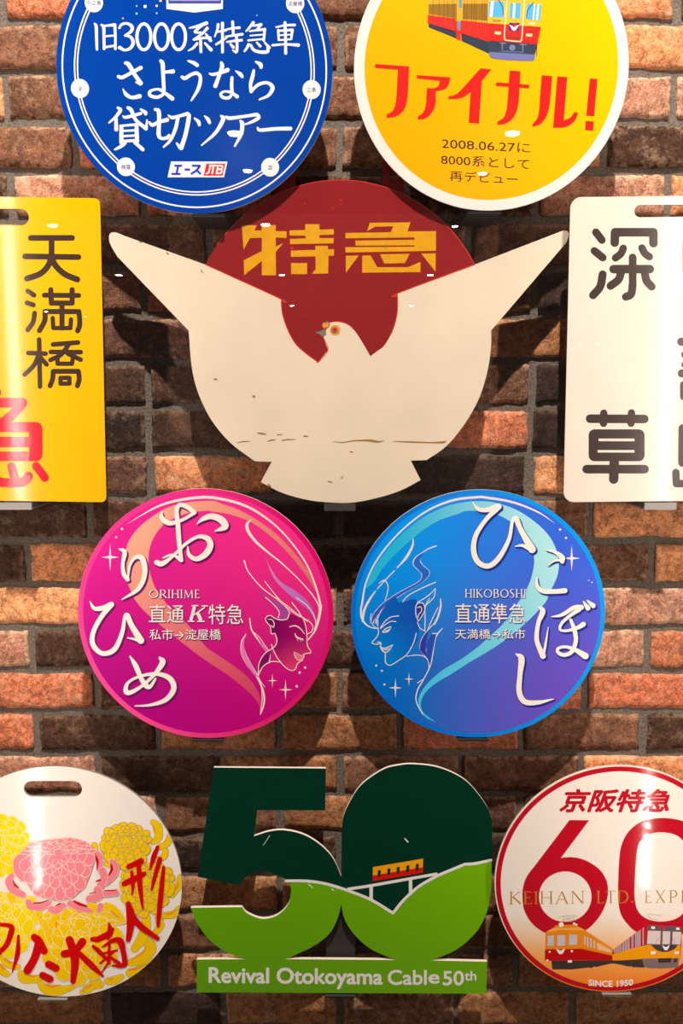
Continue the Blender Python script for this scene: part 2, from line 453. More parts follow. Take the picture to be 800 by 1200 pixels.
# ---------------- common finishes ----------------
GREY = paint('grey_steel', (150, 142, 136), 0.45)
DARKST = paint('dark_steel', (58, 54, 52), 0.5)
EDGE = paint('board_edge', (226, 214, 190), 0.6, vary=0.08)
def emitter(name, rgb, strength):
    m, nt, b = nodes(name); b.inputs['Base Color'].default_value = (0.8, 0.8, 0.8, 1)
    b.inputs['Emission Color'].default_value = rgb + (1,); b.inputs['Emission Strength'].default_value = strength
    return m
def grad(name, tl, tr, bl, br, r, rough=0.22, c0=(0, 0)):
    """print whose ink runs between four corner colours across a board of half size r"""
    m, nt, b = nodes(name); N = nt.nodes.new; Lk = nt.links.new
    tc = N('ShaderNodeTexCoord'); sp = N('ShaderNodeSeparateXYZ'); Lk(tc.outputs['Object'], sp.inputs[0])
    def mr(o, a, b_):
        k = N('ShaderNodeMapRange'); k.interpolation_type = 'SMOOTHSTEP'
        k.inputs[1].default_value = a; k.inputs[2].default_value = b_; Lk(sp.outputs[o], k.inputs[0]); return k.outputs[0]
    def mx(f, a, c):
        x = N('ShaderNodeMix'); x.data_type = 'RGBA'; Lk(f, x.inputs[0])
        for i, v in ((6, a), (7, c)):
            if isinstance(v, tuple): x.inputs[i].default_value = v
            else: Lk(v, x.inputs[i])
        return x.outputs[2]
    fx, fz = mr(0, c0[0] - r, c0[0] + r), mr(2, c0[1] - r, c0[1] + r)
    c = mx(fz, mx(fx, lin(bl), lin(br)), mx(fx, lin(tl), lin(tr)))
    Lk(c, b.inputs['Base Color']); b.inputs['Roughness'].default_value = rough
    return m

# ---------------- glass front of the case, side LED strips, ceiling and its lamps ----------------
def glass_material():
    m = bpy.data.materials.new('clear_glass'); m.use_nodes = True; nt = m.node_tree; nt.nodes.clear()
    N = nt.nodes.new; Lk = nt.links.new
    out = N('ShaderNodeOutputMaterial'); mix = N('ShaderNodeMixShader'); t = N('ShaderNodeBsdfTransparent'); g = N('ShaderNodeBsdfGlossy')
    fr = N('ShaderNodeFresnel'); ge = N('ShaderNodeNewGeometry'); mr = N('ShaderNodeMapRange')
    mr.inputs[3].default_value = 1.5; mr.inputs[4].default_value = 1 / 1.5
    Lk(ge.outputs['Backfacing'], mr.inputs[0]); Lk(mr.outputs[0], fr.inputs['IOR'])     # same reflection on both faces of the pane
    g.inputs['Roughness'].default_value = 0.0
    t.inputs['Color'].default_value = (0.985, 0.99, 0.985, 1)
    Lk(fr.outputs[0], mix.inputs[0]); Lk(t.outputs[0], mix.inputs[1]); Lk(g.outputs[0], mix.inputs[2]); Lk(mix.outputs[0], out.inputs[0])
    return m
GY = -0.44
pane = boxes('glass_pane', [(-0.9, 0.9, GY - 0.006, GY, 0.35, 3.4)], glass_material())
tag(pane, 'clear glass pane standing in front of all the headmarks', 'glass')
LEDM = emitter('led_chip', (1.0, 0.885, 0.81), LED_POWER)
for sx, side in ((-1, 'left'), (1, 'right')):
    z0, z1 = ZC - 0.985, ZC + 0.85
    t = thing('light_strip', 'upright strip of small LEDs at the %s side of the case' % side, 'light', (sx * LED_X, LED_Y, z0))
    V, Fc = [], []
    a = Vector((-sx * 0.70, 0.71, 0)).normalized(); b_ = Vector((a.y, -a.x, 0))
    for (p0, p1, q0, q1) in ((-0.009, 0.009, -0.010, -0.002), (-0.011, -0.009, -0.010, 0.003), (0.009, 0.011, -0.010, 0.003)):
        n = len(V)
        for z in (0, z1 - z0):
            for p, q in ((p0, q0), (p1, q0), (p1, q1), (p0, q1)):
                v = b_ * p + a * q; V.append((v.x, v.y, z))
        Fc += [tuple(n + i for i in f) for f in ((0, 1, 2, 3), (7, 6, 5, 4), (0, 4, 5, 1), (1, 5, 6, 2), (2, 6, 7, 3), (3, 7, 4, 0))]
    newmesh('channel', V, Fc, GREY, t)
    V, Fc = [], []; z = 0.012
    while z < z1 - z0 - 0.01:
        n = len(V)
        for dp, dz in ((-0.003, -0.003), (0.003, -0.003), (0.003, 0.003), (-0.003, 0.003)):
            v = b_ * dp + a * -0.0015; V.append((v.x, v.y, z + dz))
        Fc.append((n, n + 1, n + 2, n + 3)); z += 0.0245
    newmesh('diodes', V, Fc, LEDM, t)

CEIL = ZC + 3.1
boxes('ceiling', [(-4.5, 4.5, -14, 0.12, CEIL, CEIL + 0.1)], paint('ceiling_paint', (70, 62, 56), 0.8))['kind'] = 'structure'
boxes('floor', [(-4.5, 4.5, -14, 0.12, -0.05, 0.0)], paint('floor_stone', (96, 84, 74), 0.5))['kind'] = 'structure'
LAMPM = emitter('lamp_lens', (1.0, 0.96, 0.88), 42.0)
def lamp_at(px, py):
    u = (px - 400) / F; v = (py - 600) / F
    d = Vector((u, CP - v * SP, -SP - v * CP)); o = Vector((0, -DIST, ZC))
    t1 = (GY - o.y) / d.y; g = o + d * t1
    r = Vector((d.x, -d.y, d.z)); t2 = (CEIL - 0.03 - g.z) / r.z
    return g + r * t2
LAMPS = [(275, 156, 1, 'over the third line of the blue headmark'), (600, 156, 1, 'just below the red lettering of the orange headmark'), (290, 200, .8, 'low on the blue headmark beside its sponsor panel'),
         (565, 203, .8, 'over the lowest black words of the orange headmark'), (311, 263, 1, 'on the first gold character of the dove headmark'), (533, 265, .7, 'right of the red disc of the dove headmark'),
         (62, 264, 1, 'near the top of the yellow plate'), (330, 322, 1, 'under the first gold character'), (504, 322, 1, 'under the last gold character'),
         (139, 322, 1, 'on bricks below the left wing tip'), (715, 323, .9, 'on the upper character of the cream plate'), (342, 358, 1, 'left of the dove head on the red disc'),
         (482, 358, 1, 'on the right wing beside the red disc'), (54, 365, .9, 'on the middle character of the yellow plate'), (100, 371, .6, 'right of the middle character of the yellow plate'),
         (13, 376, .6, 'at the far left of the yellow plate'), (680, 403, .7, 'left one of a close pair on the cream plate'), (700, 403, .7, 'right one of a close pair on the cream plate')]
def lamp(loc, r, label):
    t = thing('ceiling_lamp', label, 'lamp', loc, None)
    n = 24; V, Fc = [], []
    for rr, z in ((r, 0.0), (r + 0.012, -0.002), (r + 0.012, 0.028), (0.0, 0.028)):
        V += [(rr * math.cos(2 * math.pi * k / n), rr * math.sin(2 * math.pi * k / n), z) for k in range(n)]
    for j in range(3):
        for k in range(n): Fc.append((j * n + k, j * n + (k + 1) % n, (j + 1) * n + (k + 1) % n, (j + 1) * n + k))
    newmesh('housing', V, Fc, GREY, t)
    V, Fc = [], []
    for j in range(5):                                   # slightly domed diffuser
        a = math.pi / 2 * j / 5; q = r * math.cos(a); z = 0.001 - 0.42 * r * math.sin(a)
        V += [(q * math.cos(2 * math.pi * k / n), q * math.sin(2 * math.pi * k / n), z) for k in range(n)]
    V.append((0, 0, 0.001 - 0.42 * r))
    for j in range(4):
        for k in range(n): Fc.append((j * n + k, (j + 1) * n + k, (j + 1) * n + (k + 1) % n, j * n + (k + 1) % n))
    for k in range(n): Fc.append((4 * n + k, 5 * n, 4 * n + (k + 1) % n))
    newmesh('lens', V, Fc, LAMPM, t, smooth=True)
    t['group'] = 'round downlights in the ceiling behind the viewer'
    return t
for px, py, s_, where in LAMPS:
    lamp(lamp_at(px, py), 0.085 * s_, 'round downlight mirrored ' + where)

# ---------------- steel brackets that carry the signs ----------------
def bracket(px, py, d, label, h=0.012, w=0.052, plate=0.16, mat=GREY, drop=0.0):
    x, z = at(px, py, d); z -= drop
    t = thing('sign_bracket', label, 'bracket', (x, 0, z - h), 'steel brackets under the headmarks')
    boxes('wall_plate', [(-w / 2, w / 2, 0.0035 - 0.006, 0.0015 - 0.006 + 0.003, 0.004, plate)], mat, t)
    boxes('arm', [(-w / 2, w / 2, -(d + 0.004), -0.0030, 0, 0.003)], mat, t)
    boxes('lip', [(-w / 2, w / 2, -(d + 0.004), -(d - 0.002), 0.003 if h > 0.005 else 0.001, h - 0.0006 if h > .005 else .0024)], mat, t)
    boxes('upright', [(-w / 2, w / 2, -(d - 0.020), -(d - 0.017), 0.003, plate)], mat, t)
    return t
bracket(243.5, 251, 0.10, 'dark steel bracket under the blue round headmark', 0.004, mat=DARKST)
bracket(567, 247.5, 0.10, 'dark steel bracket under the orange round headmark', 0.004, mat=DARKST)
bracket(19, 588.5, 0.09, 'grey steel bracket under the yellow plate')
bracket(773, 588.5, 0.09, 'grey steel bracket under the cream plate')
bracket(398, 590, 0.08, 'dark steel bracket under the white dove headmark', mat=DARKST)
bracket(243.5, 865.5, 0.09, 'steel bracket under the pink round headmark', 0.004, mat=DARKST)
bracket(554, 864.8, 0.09, 'steel bracket under the light blue round headmark', 0.004, mat=DARKST)
bracket(399, 1165, 0.08, 'steel bracket behind the green cut-out headmark', 0.004, mat=DARKST)
bracket(62, 1169, 0.09, 'steel bracket under the chrysanthemum headmark', 0.004)
bracket(722, 1163, 0.09, 'steel bracket under the red-rimmed anniversary headmark', 0.004)

# ---------------- inks and paints ----------------
WHITE = paint('white_ink', (248, 238, 232), 0.25, vary=0.015)
CREAM = paint('cream_ink', (255, 246, 232), 0.25, vary=0.015)
WARMW = paint('warm_white_board', (240, 226, 218), 0.2, vary=0.01)
BLACKI = paint('black_ink', (52, 38, 34), 0.3)
def ink(name, rgb, rough=0.28): return paint(name, rgb, rough, vary=0.02)

# ---- mini roman capitals (unit box, y downwards): thick and thin strokes with serifs ----
TK, TN = 0.13, 0.06
def _s(x0, y0, x1, y1, w_): return [(x0, y0, w_), (x1, y1, w_)]
def _arc(cx, cy, rx, ry, a0, a1, w0, w1, n=10):
    return [(cx + rx * math.cos(math.radians(a0 + (a1 - a0) * k / n)), cy + ry * math.sin(math.radians(a0 + (a1 - a0) * k / n)),
             w0 + (w1 - w0) * abs(math.cos(math.radians(a0 + (a1 - a0) * k / n)))) for k in range(n + 1)]
def _serif(x, y, w_=0.16): return _s(x - w_ / 1.3, y, x + w_ / 1.3, y, 0.05)
ROM = {
 'I': (0.22, [_s(.11, 0, .11, 1, TK), _serif(.11, 0), _serif(.11, 1)]),
 'H': (0.82, [_s(.12, 0, .12, 1, TK), _s(.70, 0, .70, 1, TK), _s(.12, .5, .70, .5, TN), _serif(.12, 0), _serif(.12, 1), _serif(.70, 0), _serif(.70, 1)]),
 'E': (0.55, [_s(.12, 0, .12, 1, TK), _s(.03, 0, .48, 0, .05), _s(.12, .48, .42, .48, TN), _s(.03, 1, .52, 1, .05), _s(.48, 0, .48, .12, .05), _s(.52, .87, .52, 1, .05)]),
 'L': (0.55, [_s(.12, 0, .12, 1, TK), _serif(.12, 0), _s(.03, 1, .52, 1, .05), _s(.52, .85, .52, 1, .05)]),
 'T': (0.72, [_s(.36, 0, .36, 1, TK), _s(.02, 0, .70, 0, .05), _s(.02, 0, .02, .14, .05), _s(.70, 0, .70, .14, .05), _serif(.36, 1)]),
 'D': (0.85, [_s(.12, 0, .12, 1, TK), _s(.03, 0, .35, 0, .05), _s(.03, 1, .35, 1, .05), _arc(.35, .5, .42, .5, -90, 90, .05, TK)]),
 'K': (0.75, [_s(.12, 0, .12, 1, TK), _serif(.12, 0), _serif(.12, 1), _s(.62, 0, .16, .5, TN), _s(.25, .42, .72, 1, TK), _serif(.62, 0, .1)]),
 'A': (0.85, [_s(.42, 0, .08, 1, TN), _s(.42, 0, .76, 1, TK), _s(.20, .66, .64, .66, TN), _serif(.08, 1, .12), _serif(.76, 1, .12)]),
 'N': (0.88, [_s(.12, 0, .12, 1, TN), _s(.12, 0, .76, 1, TK), _s(.76, 0, .76, 1, TN), _serif(.10, 0, .1), _serif(.12, 1, .12), _serif(.76, 0, .12)]),
 'M': (1.0, [_s(.16, 0, .10, 1, TN), _s(.16, 0, .50, .95, TK), _s(.50, .95, .84, 0, TN), _s(.84, 0, .90, 1, TK), _serif(.10, 1, .12), _serif(.90, 1, .12)]),
 'O': (0.98, [_arc(.49, .5, .42, .47, 0, 360, TN, TK, 28)]),
 'R': (0.75, [_s(.12, 0, .12, 1, TK), _serif(.12, 1), _s(.03, 0, .35, 0, .05), _arc(.34, .26, .24, .26, -90, 90, .05, TK), _s(.16, .52, .35, .52, .05), _s(.32, .52, .72, 1, TK)]),
 'P': (0.65, [_s(.12, 0, .12, 1, TK), _serif(.12, 1), _s(.03, 0, .35, 0, .05), _arc(.34, .28, .24, .28, -90, 90, .05, TK), _s(.16, .56, .35, .56, .05)]),
 'B': (0.68, [_s(.12, 0, .12, 1, TK), _s(.03, 0, .32, 0, .05), _arc(.32, .23, .20, .23, -90, 90, .05, TK), _s(.12, .46, .35, .46, .05), _arc(.34, .73, .26, .27, -90, 90, .05, TK), _s(.03, 1, .35, 1, .05)]),
 'S': (0.55, [[(.46, .14, .05), (.38, .02, .06), (.20, .02, .08), (.08, .18, .12), (.18, .40, .13), (.38, .56, .13), (.46, .76, .12), (.34, .97, .08), (.14, .98, .06), (.06, .84, .05)]]),
 'X': (0.82, [_s(.10, 0, .70, 1, TK), _s(.70, 0, .10, 1, TN), _serif(.10, 0, .12), _serif(.70, 0, .12), _serif(.10, 1, .12), _serif(.70, 1, .12)]),
 '.': (0.28, [_s(.05, .93, .19, .93, .14)]), ' ': (0.45, []),
}
def roman(sh, body, x0, y0, x1, y1, slope=0.0, gap=0.14, heavy=1.0):
    """capitals spread over the box"""
    tot = sum(ROM[c][0] for c in body) + gap * (len(body) - 1)
    k = (x1 - x0) / tot; H = y1 - y0; x = 0
    for c in body:
        for P in ROM[c][1]:
            sh.stroke([(x0 + (x + p[0]) * k, y0 + p[1] * H + slope * ((x + p[0]) / tot - .5), p[2] * H * heavy) for p in P], cap=False)
        x += ROM[c][0] + gap
def ellring(sh, cx, cy, rx, ry, w_):
    sh.stroke([(cx + rx * math.cos(2 * math.pi * k / 24), cy + ry * math.sin(2 * math.pi * k / 24), w_) for k in range(25)], cap=False)

# ================= blue round headmark =================
BLUE = ink('royal_blue_print', (0, 62, 160), 0.16)
S = Sign('round_headmark', 'dark blue round headmark with white farewell tour lettering', 'sign', 227.7, 82.7, 0.10)
S.slab('board', [S.disc(227.7, 82.7, 0.211)], 0.004, BLUE, EDGE)
S.ring('rim_line', 0.2005, 0.2028, WHITE, label='thin white line inside the rim')
S.ring('route_line', 0.1820, 0.1840, WHITE, lift=0.00025); S.ring('route_line', 0.1776, 0.1796, WHITE, lift=0.00025)
S.k = 2
sts = [((110, 3), '中之島', 17), ((345.7, 4), '淀屋橋', 17), ((93.7, 103.7), '淀', 5.5), ((365, 105), '三条', 11), ((147.5, 195.5), '楠葉', 11), ((316.4, 196), '淀', 5.5)]
NAVY = ink('navy_ink', (30, 50, 130))
for (p, tx, wd) in sts:
    c = S.loc(p)
    dk = S.ring('station_disc', 0.0, 0.0139, WHITE, c=(c[0], c[2]), lift=0.0007, n=28)
    sh = Sheet(); hh = 5.6
    sh.text(tx, p[0] - wd / 2, p[1] - hh / 2 + .3, p[0] + wd / 2, p[1] + hh / 2 + .3, bold=0.01)
    S.layer('station_name', sh, NAVY, lift=0.001, parent=dk)
sh = Sheet((100, 10, 6.154))
sh.stroke([(68, 110, 14), (78, 130, 22), (80, 200, 20), (84, 295, 18)], [(115, 118, 14), (132, 135, 22), (134, 200, 20), (136, 290, 20)],
          [(128, 128, 14), (170, 122, 16), (212, 118, 24)], [(212, 118, 22), (216, 200, 18), (216, 292, 18)], [(135, 202, 14), (212, 194, 14)], [(136, 280, 16), (214, 268, 16)],
          [(245, 140, 16), (262, 115, 18), (300, 108, 18), (335, 130, 24), (330, 165, 22), (285, 195, 14)],
          [(285, 195, 14), (325, 205, 20), (345, 245, 24), (325, 285, 22), (285, 300, 18), (248, 282, 26)])
for cx in (422, 549, 672): ellring(sh, cx, 204, 50, 93, 22)
sh.fr(220, 10, 5.714)
sh.stroke([(12, 130, 10), (60, 120, 18), (125, 98, 24)], [(108, 105, 16), (65, 138, 16), (48, 158, 16), (92, 162, 14)], [(130, 132, 20), (95, 170, 16), (45, 205, 16)],
          [(40, 208, 16), (100, 198, 16), (148, 196, 20)], [(122, 172, 14), (152, 214, 22)], [(85, 205, 18), (88, 290, 18)], [(62, 235, 18), (35, 265, 16), (5, 282, 10)], [(115, 232, 14), (155, 276, 24)],
          [(203, 108, 20), (198, 140, 16), (180, 188, 10)], [(195, 158, 12), (255, 145, 16)], [(232, 98, 20), (232, 200, 18), (232, 292, 18)], [(190, 240, 14), (215, 225, 16), (262, 195, 10)],
          [(262, 140, 12), (300, 132, 14), (345, 128, 18)], [(300, 90, 20), (305, 180, 16)], [(255, 188, 12), (310, 180, 16), (365, 172, 18)], [(262, 224, 12), (310, 217, 16), (360, 212, 18)],
          [(325, 190, 18), (330, 250, 18), (324, 292, 18), (300, 278, 8)], [(285, 238, 14), (305, 260, 20)],
          [(438, 95, 22), (415, 125, 16), (390, 152, 10)], [(440, 116, 12), (490, 108, 20)], [(490, 108, 18), (462, 142, 14)], [(415, 152, 12), (460, 146, 14), (515, 140, 20)], [(515, 140, 18), (508, 215, 16)],
          [(418, 182, 10), (508, 174, 10)], [(405, 214, 14), (460, 208, 12), (510, 205, 14)], [(407, 242, 20), (395, 265, 16), (380, 285, 14)], [(422, 245, 16), (442, 278, 20), (490, 292, 22), (535, 287, 22), (530, 258, 8)],
          [(462, 228, 12), (485, 252, 18)], [(515, 228, 12), (545, 262, 20)],
          [(592, 125, 12), (650, 113, 14), (715, 110, 18)], [(650, 95, 20), (654, 200, 18), (655, 300, 20)], [(605, 145, 16), (608, 210, 14)], [(605, 150, 14), (700, 143, 18)], [(700, 143, 18), (692, 205, 14)],
          [(608, 180, 10), (695, 174, 10)], [(608, 212, 12), (692, 206, 12)], [(568, 246, 16), (650, 240, 14), (740, 245, 22)])
S.layer('first_line_lettering', sh, WHITE)
sh = Sheet((120, 60, 6.667))
sh.stroke([(125, 198, 26), (155, 205, 28), (220, 172, 26), (300, 130, 30)], [(180, 92, 24), (205, 105, 34), (250, 180, 30), (300, 250, 32)], [(262, 243, 12), (298, 258, 22)],
          [(160, 295, 8), (185, 338, 28), (230, 362, 26), (290, 352, 34)],
          [(455, 75, 24), (470, 100, 32), (475, 200, 28), (480, 300, 28)], [(480, 165, 26), (510, 162, 24), (550, 158, 34)],
          [(480, 305, 22), (420, 298, 18), (372, 315, 24), (372, 345, 26), (420, 360, 26), (465, 345, 24), (482, 320, 20)], [(440, 300, 14), (485, 325, 24), (545, 370, 34)],
          [(670, 76, 14), (710, 90, 28), (740, 110, 28)], [(622, 202, 24), (645, 212, 28), (690, 185, 26), (735, 172, 28), (765, 205, 26), (750, 290, 28), (695, 385, 14)])
sh.fr(220, 60, 6.667)
sh.stroke([(170, 175, 14), (195, 182, 24), (250, 170, 26), (310, 147, 34)], [(262, 90, 22), (268, 120, 32), (245, 190, 28), (215, 272, 32)], [(375, 155, 12), (410, 180, 30), (425, 200, 22)],
          [(345, 205, 22), (342, 260, 26), (345, 320, 26)], [(345, 322, 22), (290, 315, 18), (258, 332, 22), (272, 360, 24), (320, 364, 24), (345, 335, 20)], [(345, 325, 20), (385, 355, 30)],
          [(530, 82, 14), (565, 102, 32), (572, 126, 26)], [(515, 150, 20), (505, 200, 30), (490, 260, 26), (495, 315, 28)], [(495, 315, 20), (550, 262, 26), (620, 247, 24), (662, 285, 32), (630, 345, 24), (560, 378, 14)])
S.layer('second_line_lettering', sh, WHITE, lift=S.k * 0.00025)
sh = Sheet((120, 115, 6.667))
sh.stroke([(120, 75, 18), (140, 95, 28), (100, 150, 22), (52, 192, 14)], [(106, 155, 24), (108, 245, 30)], [(160, 140, 12), (185, 150, 24), (300, 120, 24)],
          [(200, 75, 24), (225, 95, 30), (260, 170, 26), (340, 238, 30)], [(342, 240, 24), (348, 172, 12)], [(300, 88, 16), (335, 112, 28), (337, 125, 22)],
          [(148, 222, 30), (148, 345, 32)], [(266, 208, 30), (270, 340, 32)], [(140, 217, 18), (270, 206, 20)], [(150, 257, 17), (265, 251, 17)], [(150, 298, 17), (265, 292, 17)], [(145, 338, 22), (270, 330, 22)],
          [(175, 352, 28), (140, 380, 26), (97, 402, 14)], [(250, 348, 22), (290, 378, 28), (315, 402, 28)],
          [(365, 188, 16), (390, 210, 28), (440, 187, 26), (505, 170, 32)], [(412, 88, 22), (440, 105, 32), (442, 200, 30), (440, 290, 32), (465, 315, 24), (505, 310, 28), (520, 292, 24)],
          [(515, 135, 12), (545, 152, 26), (600, 140, 24), (665, 122, 28)], [(668, 122, 24), (675, 150, 32), (650, 280, 32), (615, 390, 34)], [(580, 352, 14), (605, 385, 28)],
          [(590, 152, 26), (570, 240, 28), (530, 330, 24), (478, 382, 14)], [(720, 158, 14), (750, 185, 28), (757, 210, 22)])
sh.fr(230, 115, 6.667)
sh.stroke([(65, 140, 12), (90, 165, 28), (103, 192, 24)], [(195, 140, 20), (210, 165, 32), (150, 270, 26), (42, 368, 12)], [(235, 145, 18), (260, 157, 28), (380, 142, 24), (470, 128, 28)],
          [(480, 132, 26), (485, 155, 28), (430, 187, 22), (380, 205, 12)], [(345, 180, 20), (358, 200, 32), (350, 280, 28), (300, 375, 14)], [(478, 232, 16), (500, 250, 26), (620, 240, 28), (735, 238, 30)])
S.layer('third_line_lettering', sh, WHITE, lift=S.k * 0.00025)
lg = S.layer('sponsor_panel', Sheet().poly([(200.4, 189.3), (266.5, 189.4), (262.3, 207.8), (196.3, 207.8)]), WHITE, label='small slanted white panel with blue and red lettering')
sh = Sheet((130, 170, 6.667))
sh.segs(17, [(495, 162), (556, 162)], [(525, 162), (512, 226)], [(472, 226), (543, 226)], [(575, 192), (618, 192)], [(632, 162), (698, 162), (664, 202), (624, 228)], [(668, 196), (702, 228)], cap=False)
S.layer('panel_lettering', sh, ink('bright_blue_ink', (20, 60, 200)), lift=0.0013, parent=lg)
rp = S.layer('red_panel', Sheet((230, 170, 6.667)).poly([(78, 145), (226, 145), (206, 240), (57, 240)]), ink('signal_red_ink', (232, 30, 50)), lift=0.0013, parent=lg)
sh = Sheet((230, 170, 6.667))
sh.segs(13, [(108, 172), (98, 212), (80, 224)], [(104, 160), (160, 160)], [(136, 160), (124, 222)], [(172, 160), (156, 222), (190, 220), (202, 204), (192, 190), (166, 190)], [(172, 160), (202, 162), (204, 178), (190, 190)])
S.layer('panel_initials', sh, WHITE, lift=0.0016, parent=lg)
tp = S.layer('picture_frame', Sheet().poly([(195, -60), (195, 10.5), (228, 14.8), (261, 10.5), (261, -60)]), CREAM, label='foot of a framed picture above the lettering')
S.layer('picture', Sheet().poly([(197.2, -58), (197.2, 4.4), (259, 4.4), (259, -58)]), ink('indigo_ink', (60, 70, 150)), lift=0.0016, parent=tp)
S.layer('picture_stripe', Sheet().poly([(199, -3), (199, 1.2), (257, 1.2), (257, -3)]), ink('lavender_ink', (160, 160, 205)), lift=0.0019, parent=tp)
cols = {'c': ink('pale_cyan_ink', (150, 220, 235)), 'o': ink('orange_ink', (250, 160, 50)), 'y': ink('yellow_ink', (250, 225, 60)), 'w': WHITE}
for x, y, r, c in ((144, 21.5, 1.1, 'o'), (160, 15.9, 1.1, 'c'), (183.5, 15.5, 1, 'c'), (160, 7, .9, 'c'), (170, 7.6, 1.8, 'w'), (183.6, 6.8, 1.3, 'y'), (188, .8, 1.4, 'y'), (301, 18, .7, 'c')):
    S.layer('confetti_dot', Sheet().poly([(x - r, y - r * .8), (x + r * .8, y - r), (x + r, y + r * .8), (x - r * .8, y + r)]), cols[c], lift=0.0005)

# ================= orange round headmark =================
ORANGE = grad('orange_print', (255, 178, 0), (255, 196, 0), (255, 168, 0), (255, 182, 0), 0.2, 0.2)
S = Sign('round_headmark', 'orange round headmark with white rim, red lettering and a train picture', 'sign', 575.5, 80, 0.10)
S.slab('board', [S.disc(575.5, 80, 0.2098)], 0.004, WARMW, EDGE)
S.layer('orange_field', Sheet(), ORANGE, lift=0.0003) if False else S.ring('orange_field', 0.0, 0.1938, ORANGE, lift=0.0003)
S.k = 2
RED = ink('vermilion_ink', (226, 30, 26), 0.25)
sh = Sheet((490, 0, 5))
car = S.layer('train_side', sh.poly([(55, -60), (412, -60), (412, 135), (55, 86)]), ink('carriage_yellow', (236, 168, 36)), label='cropped picture of a red and yellow train')
def pic(poly_list, name, rgb, lift, frame, parent, lab=None):
    for P in poly_list: o = S.layer(name, Sheet(frame).poly(P), ink('ink_%d_%d_%d' % rgb, rgb), lift=lift, parent=parent, label=lab)
    return o
Fm = (490, 0, 5)
pic([[(60, 25), (225, 22), (225, 108), (60, 82)], [(260, 22), (405, 22), (405, 122), (260, 112)]], 'window_band', (150, 108, 24), .0010, Fm, car)
pic([[(55, 88), (222, 110), (222, 190), (55, 138)], [(250, 118), (412, 137), (412, 245), (250, 200)], [(222, 122), (252, 122), (248, 240), (222, 230)]], 'red_panel', (226, 40, 36), .0010, Fm, car)
pic([[(60, 138), (222, 186), (222, 226), (60, 160)], [(252, 196), (415, 246), (415, 316), (252, 240)]], 'underframe', (44, 58, 76), .0010, Fm, car)
pic([[(236, -20), (256, -20), (254, 45), (238, 45)], [(228, 122), (248, 122), (246, 178), (230, 175)]], 'door_glass', (90, 150, 170), .0013, Fm, car)
q = Sheet(Fm)
for x in (86, 122, 150, 172, 198, 208, 268, 284, 312, 326, 338, 372, 388, 402):
    q.stroke([(x + 2, -20, 2.2), (x - 2, 130 + (x - 60) * .28, 2.2)], cap=False)
S.layer('panel_lines', q, ink('dark_brown_ink', (96, 60, 20)), lift=.0016, parent=car)
Fm = (560, 0, 10)
pic([[(120, -120), (750, -120), (740, 318), (112, 275)]], 'front_panel', (246, 186, 40), .0012, Fm, car)
pic([[(112, 272), (736, 318), (695, 522), (105, 482)]], 'front_red', (232, 36, 30), .0015, Fm, car)
pic([[(125, 478), (695, 520), (665, 645), (130, 612)]], 'bogie', (52, 64, 84), .0015, Fm, car)
S.layer('skirt', Sheet(Fm).shape([(128, 610, 1), (668, 640, 1), (660, 690), (625, 714), (400, 708), (180, 686), (135, 655)]), ink('skirt_blue', (112, 116, 172)), lift=.0017, parent=car)
pic([[(128, 12), (305, 20), (298, 208), (116, 196)], [(375, 35), (500, 38), (492, 218), (365, 210)], [(575, 45), (742, 55), (726, 240), (556, 228)]], 'cab_window', (84, 176, 232), .0016, Fm, car)
pic([[(150, 14), (186, 16), (168, 200), (132, 196)], [(412, 38), (438, 39), (428, 214), (400, 212)], [(655, 52), (672, 53), (655, 236), (636, 234)], [(692, 53), (718, 54), (702, 238), (676, 237)]], 'window_glint', (222, 236, 244), .0019, Fm, car)
sh = Sheet(Fm); sh.line(13, [(345, -120), (335, 60), (318, 240), (308, 430), (318, 468), (345, 475), (470, 488), (500, 480), (512, 440), (525, 240), (540, 60), (545, -100)], cap=False)
S.layer('door_outline', sh, ink('door_cream', (240, 226, 190)), lift=.0020, parent=car)
pic([[(363, 268), (485, 270), (475, 368), (358, 358)]], 'badge', (20, 40, 130), .0020, Fm, car)
sh = Sheet(Fm); sh.poly(circ(427, 298, 26, 22, 18)); S.layer('badge_sun', sh, RED, lift=.0022, parent=car)
sh = Sheet(Fm); sh.shape([(368, 290, 1), (398, 306), (420, 322), (445, 304), (480, 290, 1), (458, 330), (440, 356), (415, 360), (390, 340)]); S.layer('badge_bird', sh, WHITE, lift=.0024, parent=car)
pic([[(195, 368), (268, 374), (264, 408), (192, 402)], [(562, 394), (636, 400), (630, 432), (558, 426)], [(592, 262), (670, 262), (664, 294), (588, 284)]], 'marker_lamp', (240, 226, 150), .0018, Fm, car)
pic([[(328, 432), (485, 440), (484, 456), (328, 448)]], 'door_sill', (90, 66, 20), .0019, Fm, car)
for nm, P in (('wiper', [(236, -5), (290, 90), (292, 180)]), ('wiper', [(645, 30), (578, 125), (566, 205)]), ('door_step', [(160, 335), (157, 372)]), ('door_step', [(672, 360), (670, 405)]), ('hose', [(690, 520), (684, 655)])):
    S.layer(nm, Sheet(Fm).segs(8, P), ink('wiper_dark', (40, 44, 60)), lift=.0021, parent=car)
sh = Sheet(Fm); sh.poly(circ(400, 560, 36, 34, 14)); sh.stroke([(258, 505, 14), (320, 510, 14)], [(282, 510, 12), (282, 580, 12)], [(492, 522, 14), (560, 526, 14)], [(522, 520, 12), (522, 600, 12)], [(270, 600, 8), (530, 615, 8)])
S.layer('coupler', sh, ink('coupler_grey', (118, 126, 164)), lift=.0018, parent=car)
sh = Sheet(Fm); sh.text('3004', 165, 232, 262, 258, bold=.01); S.layer('car_number', sh, ink('ink_number', (80, 60, 60)), lift=.0018, parent=car)
sh = Sheet((430, 65, 5))
